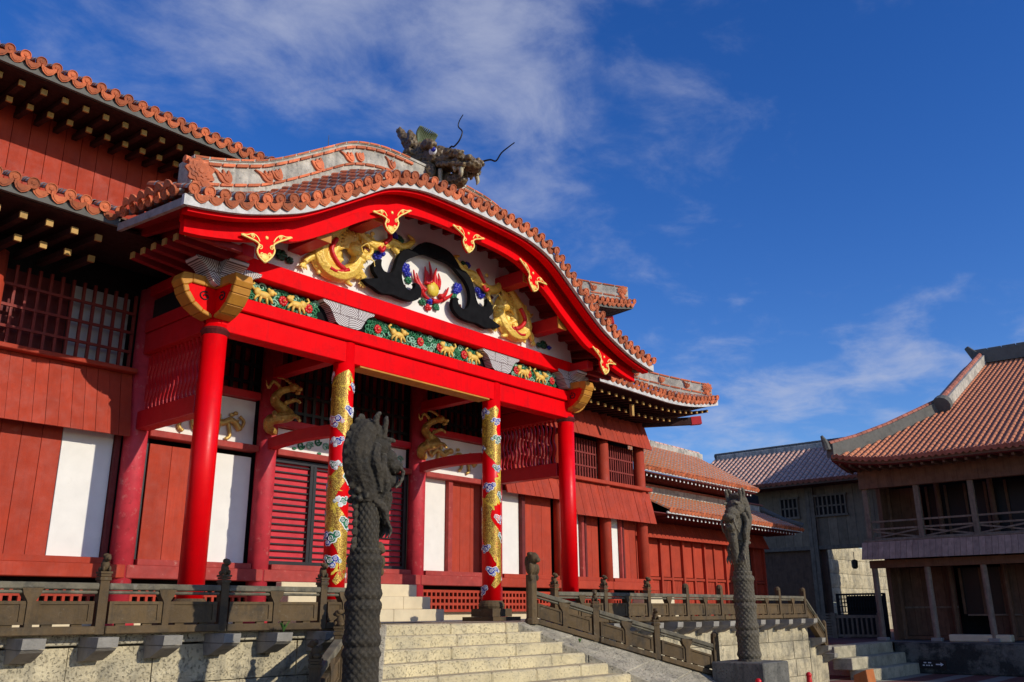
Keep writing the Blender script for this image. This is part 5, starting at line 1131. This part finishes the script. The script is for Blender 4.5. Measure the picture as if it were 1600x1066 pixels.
for k in range(34): MB().tube([(34.27, 8.0+k*.3, 8.06), (34.27, 8.27+k*.3, 8.06)], .13, 8).build('ridge_tile', plastd, rg)
gal.location = (40.6, 16.45, 1.02); gal.scale = (1.15, 1.15, 1.15)  # gallery pushed back and scaled up about the camera, clear of the enlarged hall
# ================================================================== wooden hall on the right
wh = thing('wooden_hall', 'two-storey unpainted timber hall with verandah rails and terracotta roof', 'timber hall', (31, 3, 0))
bx('podium', mossy, wh, 27.0, 40, -12, 9.1, 0, .80, bevel=.03)
bx('podium_floor', corbd, wh, 27.05, 40, -12, 9.6, .802, .83)
bx('core', darkin, wh, 29.6, 40, -12, 9.42, .83, 6.2, bevel=0)
ps = [9.50, 8.02, 6.55, 5.08, 3.6, 2.1, .6]
for y in ps:
    o = MB().tube([(27.42, y, .93), (27.40, y, 3.06)], .085, 10).build('post', greywood, wh); MB().box(27.28, 27.56, y-.14, y+.14, .83, .93).build('post_base', corb, o, bevel=.015)
    MB().beam((27.40, y, 3.60), (27.40, y, 5.35), .14, .14, up=(0, 1, 0)).build('upper_post', greywood, wh)
    MB().tube([(28.75, y-.2, .84), (28.75, y-.2, 5.6)], .08, 8).build('inner_post', brownwood, wh)
bx('beam', brownwood2, wh, 27.3, 27.5, -3, 9.6, 2.86, 3.08)
sk = bx('verandah_edge', darkred, wh, 27.15, 27.5, -3, 9.65, 3.12, 3.5, bevel=0)
for k in range(58):
    y = 9.68 - k*.16; MB().prism([(26.92, 3.10), (27.12, 3.60), (27.16, 3.60), (26.96, 3.10)], lambda a, b, q: (a, q, b), y-.155, y-.003).build('board', skirtw, sk)
bx('verandah_floor', greywood, wh, 27.12, 29.6, -3, 9.6, 3.605, 3.65)
for a, b in zip(ps, ps[1:]):
    for z in (3.98, 4.20): MB().beam((27.40, a, z), (27.40, b, z), .05, .05).build('rail', greywood, wh)
    MB().beam((27.38, a, 3.70), (27.38, b, 3.94), .04, .045).build('cross_rail', greywood, wh); MB().beam((27.43, a, 3.94), (27.43, b, 3.70), .04, .045).build('cross_rail', greywood, wh)
    MB().beam((27.40, a, 3.69), (27.40, b, 3.69), .05, .05).build('rail', greywood, wh)
bx('head_board', brownwood, wh, 27.25, 27.45, -3, 9.62, 5.18, 5.80)
# inner walls of boards and openings on both floors
def board_wall(y0, y1, z0, z1, mt, x=28.9, split=None):
    w2 = bx('inner_wall', darkred, wh, x+.04, x+.08, min(y0, y1), max(y0, y1), z0, z1, bevel=0); n = max(2, int(abs(y1-y0)/.30))
    for k in range(n):
        a = y0 + (y1-y0)*k/n; b = y0 + (y1-y0)*(k+1)/n
        zz = [z0, z1] if not split else [z0, split-.03, split+.03, z1]
        for q in range(0, len(zz), 2): MB().box(x, x+.035, min(a, b)+.004, max(a, b)-.004, zz[q], zz[q+1]).build('board', mt, w2)
    if split: MB().box(x-.03, x+.05, min(y0, y1), max(y0, y1), split-.028, split+.028).build('rail', greywood, w2)
board_wall(9.3, 7.75, .95, 2.9, brownwood, split=1.75); board_wall(6.95, 6.0, .95, 1.5, brownwood); board_wall(5.6, 1, .95, 1.75, brownwood); board_wall(6.35, 5.85, 1.5, 2.9, brownwood)
board_wall(9.3, 8.35, 3.7, 5.3, brownwood2); board_wall(5.2, 4.6, 3.7, 5.3, brownwood)
for (ya, yb, za, zb) in ((7.6, 6.4, 1.55, 2.85), (5.5, 1, 1.8, 2.85), (8.2, 5.3, 3.7, 5.3)):
    MB().box(29.02, 29.05, yb, ya, za, zb).build('window_pane', glassd, wh)
    y = ya
    while y > yb: MB().box(28.95, 29.01, y-.035, y+.035, za, zb).build('window_bar', brownwood, wh); y -= .55
bx('step_block', cream, wh, 27.35, 27.75, 6.15, 7.7, .832, 1.02, bevel=.02)
bx('sill_beam', brownwood2, wh, 28.7, 29.0, -3, 9.4, .84, .94); bx('window_rail', greywood, wh, 28.82, 28.9, 6.1, 7.5, 1.5, 1.55)
# roof
EX = 26.2; ZE = 5.84; SL = .49
def wh_up(y): return .28*max(0, (y-8.0)/2.0)**2
def P_w(y, s): return (EX + s*.905, y, ZE + wh_up(y)*max(0, 1-s/3) + s*.405)
def smax_w(y): return (4.75*(10.0-y)/2.1 + .12)/.898 if y > 7.9 else 12.35
d_ = roof_patch(wh, P_w, 9.95, 7.9, smax_w, .175, .29, .060, tilew, joint=tilej); far_eave(d_, P_w, 9.98, 7.9, .175, .062, tiled, .11)
d_ = roof_patch(wh, P_w, 7.9, 1.2, 12.35, .175, .29, .060, tilew, joint=tilej); far_eave(d_, P_w, 7.9, 1.2, .175, .062, tiled, .11)
m = MB(); m.slab(lambda u, v: (26.27 + .06*v, 10 - 9*u, ZE + .01 + wh_up(10-9*u)), 20, 1, (0, 0, -.13)); m.build('eave_fascia', brownwood2, wh)
m = MB(); m.slab(lambda u, v: (26.32 + 1.2*v, 10 - 9*u, ZE - .11 + wh_up(10-9*u)*(1-v) + .06*v), 20, 1, (0, 0, -.04)); m.build('eave_soffit', darkred, wh)
for k in range(30): y = 9.8 - k*.29; MB().beam((26.4, y, ZE-.19+wh_up(y)), (27.4, y, ZE-.13), .06, .07).build('rafter', brownwood, wh)
def wridge(pts, h, wd, name, mt, mt2):
    pts = [Vector(p) for p in pts]; m = MB()
    for a, b in zip(pts, pts[1:]): vprism(m, a, b, -.05, h, wd)
    r = m.build(name, mt, wh)
    n = 24
    for k in range(n):
        t0 = k/n*(len(pts)-1); t1 = (k+.92)/n*(len(pts)-1); f = lambda t: pts[min(int(t), len(pts)-2)].lerp(pts[min(int(t), len(pts)-2)+1], t - min(int(t), len(pts)-2)) + Vector((0, 0, h+.02))
        MB().tube([f(t0), f(t1)], wd*.26, 8).build('ridge_tile', mt2, r)
    return r
hp = [P_w(9.98, .02), P_w(9.55, smax_w(9.55)), P_w(9.0, smax_w(9.0)), P_w(8.4, smax_w(8.4)), P_w(7.92, smax_w(7.92))]
wridge(hp, .36, .26, 'hip_ridge', plastd, tiled)
MB().tube([(EX-.05, 10.02, 6.3), (EX-.1, 10.06, 6.55), (EX-.2, 10.1, 6.72)], [.12, .10, .04], 8).build('ridge_end_tile', plastd, wh)
vp = [P_w(7.82, 5.15), P_w(7.82, 7.5), P_w(7.82, 10), P_w(7.82, 12.3)]
wridge(vp, .42, .34, 'verge_ridge', plast, tiled)
c = Vector(P_w(7.82, 5.1)); MB().tube([c + Vector((-.20, 0, .15)), c + Vector((.1, 0, .30))], .30, 14).build('ridge_end_tile', plastd, wh)
tp = Vector(P_w(7.8, 12.35)); wridge([(tp.x+.1, 8.05, tp.z+.1), (tp.x+.1, 4, tp.z+.05), (tp.x+.1, 0, tp.z+.05), (tp.x+.1, -6, tp.z+.05)], .45, .45, 'top_ridge', plastd, plastd)
MB().prism([(8.0, tp.z+.0), (8.35, tp.z+.75), (8.2, tp.z+.85), (7.9, tp.z+.55)], lambda a, b, q: (q, a, b), tp.x-.1, tp.x+.3).build('ridge_finial', plastd, wh, bevel=.03)
m = MB(); m.slab(lambda u, v: P_w(1.2 - 13*u, 12.35*v), 4, 4, (0, 0, -.08)); m.build('roof_deck', tilew, wh)
m = MB(); m.slab(lambda u, v: (40.3 - 2.9*v, 7.9 - 20*u, 6.2 + (P_w(0, 12.35)[2] - 6.2)*v), 2, 2, (0, 0, -.08)); m.build('rear_roof_deck', tilew, wh)  # unseen rear slope, shaped short and steep so sun reaches the wall behind
P_vb = lambda s, t: (EX + s*.898, 7.95 + t*.8, ZE + s*.405 + .26 - t*.55)     # gable-side tiles beyond the verge
m = MB(); tile_rows(m, P_vb, [5.6 + .2*i for i in range(34)], .75, .26, .07); stuffmesh(m, 'gable_tiles', [tiled, mortar], wh)
m = MB(); m.slab(lambda u, v: P_vb(5.5 + 6.9*u, .78*v), 10, 1, (0, 0, -.03)); m.build('gable_deck', pan, wh)
bx('gable_wall', darkred, wh, 30.8, 37.4, 7.6, 7.88, 7.6, 8.2, bevel=0)
# ================================================================== things in the gap
fw = thing('sunlit_wall', 'sunlit coral stone wall seen through the gap beside the gallery', 'wall', (42, 15.2, .8))
rw = random.Random(4)
for r in range(6):
    x = 36 + (r % 2)*.5
    while x < 50:
        wd = rw.uniform(.8, 1.5); me = rough_block(wd-.015, .3, .585, rw.uniform(0, 40), .03).mesh('stone_block', lime); inst('stone_block', me, Matrix.Translation((x+wd/2, 15.2, .8+.6*r+.3)), fw); x += wd
bx('end_wall', brownwood, wh, 28.1, 29.6, 9.30, 9.42, .83, 5.9, bevel=0)
lf = thing('lattice_fence', 'dark lattice fence standing in the gap before the sunlit wall', 'fence', (30.6, 11.2, .8))
m = MB()
for k in range(17): m.box(30.6, 30.64, 10.45+k*.092, 10.475+k*.092, 1.6, 2.16)
for z in (1.62, 1.80, 1.92, 2.04): m.box(30.605, 30.635, 10.45, 11.95, z-.016, z+.016)
m.build('lattice', blk2, lf)
for y in (10.42, 11.97): MB().box(30.57, 30.66, y-.04, y+.04, .81, 2.2).build('post', blk2, lf)
MB().box(30.57, 30.66, 10.4, 12.0, 2.16, 2.22).build('top_rail', blk2, lf); MB().box(30.59, 30.64, 10.46, 11.93, .9, 1.56).build('board', blk2, lf); MB().box(30.72, 30.76, 10.44, 11.72, .82, 2.14).build('shade_board', blk2, lf)  # last board is added: a dark sheet standing in for shade behind the lattice
pg = thing('picket_gate', 'low weathered picket gate in front of the lattice fence', 'gate', (30, 11.2, .8))
MB().box(29.98, 30.06, 10.5, 11.85, 1.44, 1.53).build('top_rail', greywood, pg); MB().box(29.98, 30.06, 10.5, 11.85, .86, .93).build('bottom_rail', greywood, pg)
for k in range(9): y = 10.55 + k*.157; MB().box(29.99, 30.05, y-.03, y+.03, .93, 1.44).build('picket', greywood, pg)
for y in (10.46, 11.9): MB().box(29.96, 30.08, y-.05, y+.05, .81, 1.6).build('post', greywood, pg)
sf = thing('slatted_screen', 'small screen of horizontal slats left of the picket gate', 'screen', (30, 12.3, .8))
for k in range(9): MB().box(29.99, 30.03, 11.98, 12.6, .85+k*.085, .905+k*.085).build('slat', greywood, sf)
for y in (11.98, 12.6): MB().box(29.96, 29.988, y-.03, y+.03, .81, 1.62).build('post', greywood, sf)
ln = thing('hanging_lantern', 'small dark lantern hanging in the gap under the gallery', 'lantern', (31.6, 11.62, 3.0))
MB().tube([(31.6, 11.62, 3.05), (31.6, 11.62, 3.1), (31.6, 11.62, 3.32), (31.6, 11.62, 3.36)], [.05, .10, .11, .05], 6).build('body', black, ln); MB().cyl((31.6, 11.62, 3.35), (31.6, 11.62, 3.62), .012).build('hanger', black, ln)
# ================================================================== small things
om = thing('direction_marker', 'small orange wooden marker with white lettering before the side steps', 'marker', (20.35, 7.55, 0))
MB().prism([(7.38, 0), (7.72, 0), (7.70, .30), (7.42, .42)], lambda a, b, q: (q, a, b), 20.1, 20.55).build('box', orangew, om, bevel=.008)
sgn = lambda pts: None
for k, (a, b, c_) in enumerate(((.08, .12, .20), (.08, .20, .24), (.16, .12, .17), (.24, .15, .22), (.32, .12, .24), (.36, .12, .15), (.36, .2, .24))):
    x = 20.1 + a; y0 = 7.42 + .28*(b/.36)*1.0; y1 = 7.42 + .28*(c_/.36); z0 = .42 - (y0-7.42)*.43; z1 = .42 - (y1-7.42)*.43
    MB().add([(x, y0, z0+.004), (x+.035, y0, z0+.004), (x+.035, y1, z1+.004), (x, y1, z1+.004)], [(0, 1, 2, 3)]).build('letter_stroke', whitep, om)
ar = thing('arrow_sign', 'small dark arrow sign at the foot of the mossy podium', 'sign', (26.96, 8.2, .1))
MB().box(26.955, 26.985, 7.75, 8.45, .14, .36).build('plate', black, ar)
MB().prism([(7.82, .25), (7.90, .30), (7.90, .265), (8.02, .265), (8.02, .235), (7.90, .235), (7.90, .20)], lambda a, b, q: (q, a, b), 26.949, 26.954).build('arrow', whitep, ar)
for k, (y, z, wd) in enumerate(((8.30, .29, .07), (8.18, .29, .08), (8.34, .22, .05), (8.26, .22, .04), (8.20, .22, .04), (8.13, .22, .04))): MB().box(26.949, 26.954, y-wd/2, y+wd/2, z-.015, z+.015).build('letter_stroke', whitep, ar)
for (x, y, lab) in ((14.75, 7.28, 'red rounded barrier post left of the grey pedestal'), (16.75, 7.25, 'red rounded barrier post right of the grey pedestal')):
    b_ = thing('barrier_post', lab, 'barrier post', (x, y, 0), 'red barrier posts')
    MB().tube([(x, y, 0), (x, y, .05), (x, y, .06), (x, y, .46), (x, y, .54), (x, y, .58)], [.16, .15, .05, .05, .045, .015], 12).build('stem', redp, b_); MB().ell((x, y, .55), .055, 7).build('knob', redp, b_, smooth=True)
def weed(p, n, h, lab):
    t = thing('weed', lab, 'weed', p, 'weeds in the stone joints'); rw_ = random.Random(int(p[0]*10))
    for k in range(n):
        a = rw_.uniform(0, 6.28); l = h*rw_.uniform(.6, 1); d = Vector((math.cos(a), math.sin(a), 0)); p0 = Vector(p); q = p0 + d*l*.5 + Vector((0, 0, l)); s = Vector((-d.y, d.x, 0))*l*.16; mid = (p0+q)/2 + Vector((0, 0, l*.15))
        MB().add([p0, mid + s, q, mid - s], [(0, 1, 2, 3)]).build('leaf', leaf, t)
weed((7.30, 10.33, 1.475), 14, .16, 'small green weed growing on a corbel left of dragon pillar'); weed((13.02, 9.72, 1.18), 8, .10, 'tiny green weed in the joint beside the stair cheek')
# the timber hall and what stands round it are scaled up about the camera
for o_, p_ in ((wh, (37.2, 3.6, -.34)), (ss, (30.0, 10.68, -.34)), (fw, (50.4, 18.24, .62)), (lf, (36.72, 13.44, .62)), (pg, (36.0, 13.44, .62)), (sf, (36.0, 14.76, .62)), (ln, (37.92, 13.94, 3.26)), (om, (24.42, 9.06, -.28)), (ar, (32.35, 9.84, -.22))):
    o_.location = p_; o_.scale = (1.2, 1.2, 1.2)
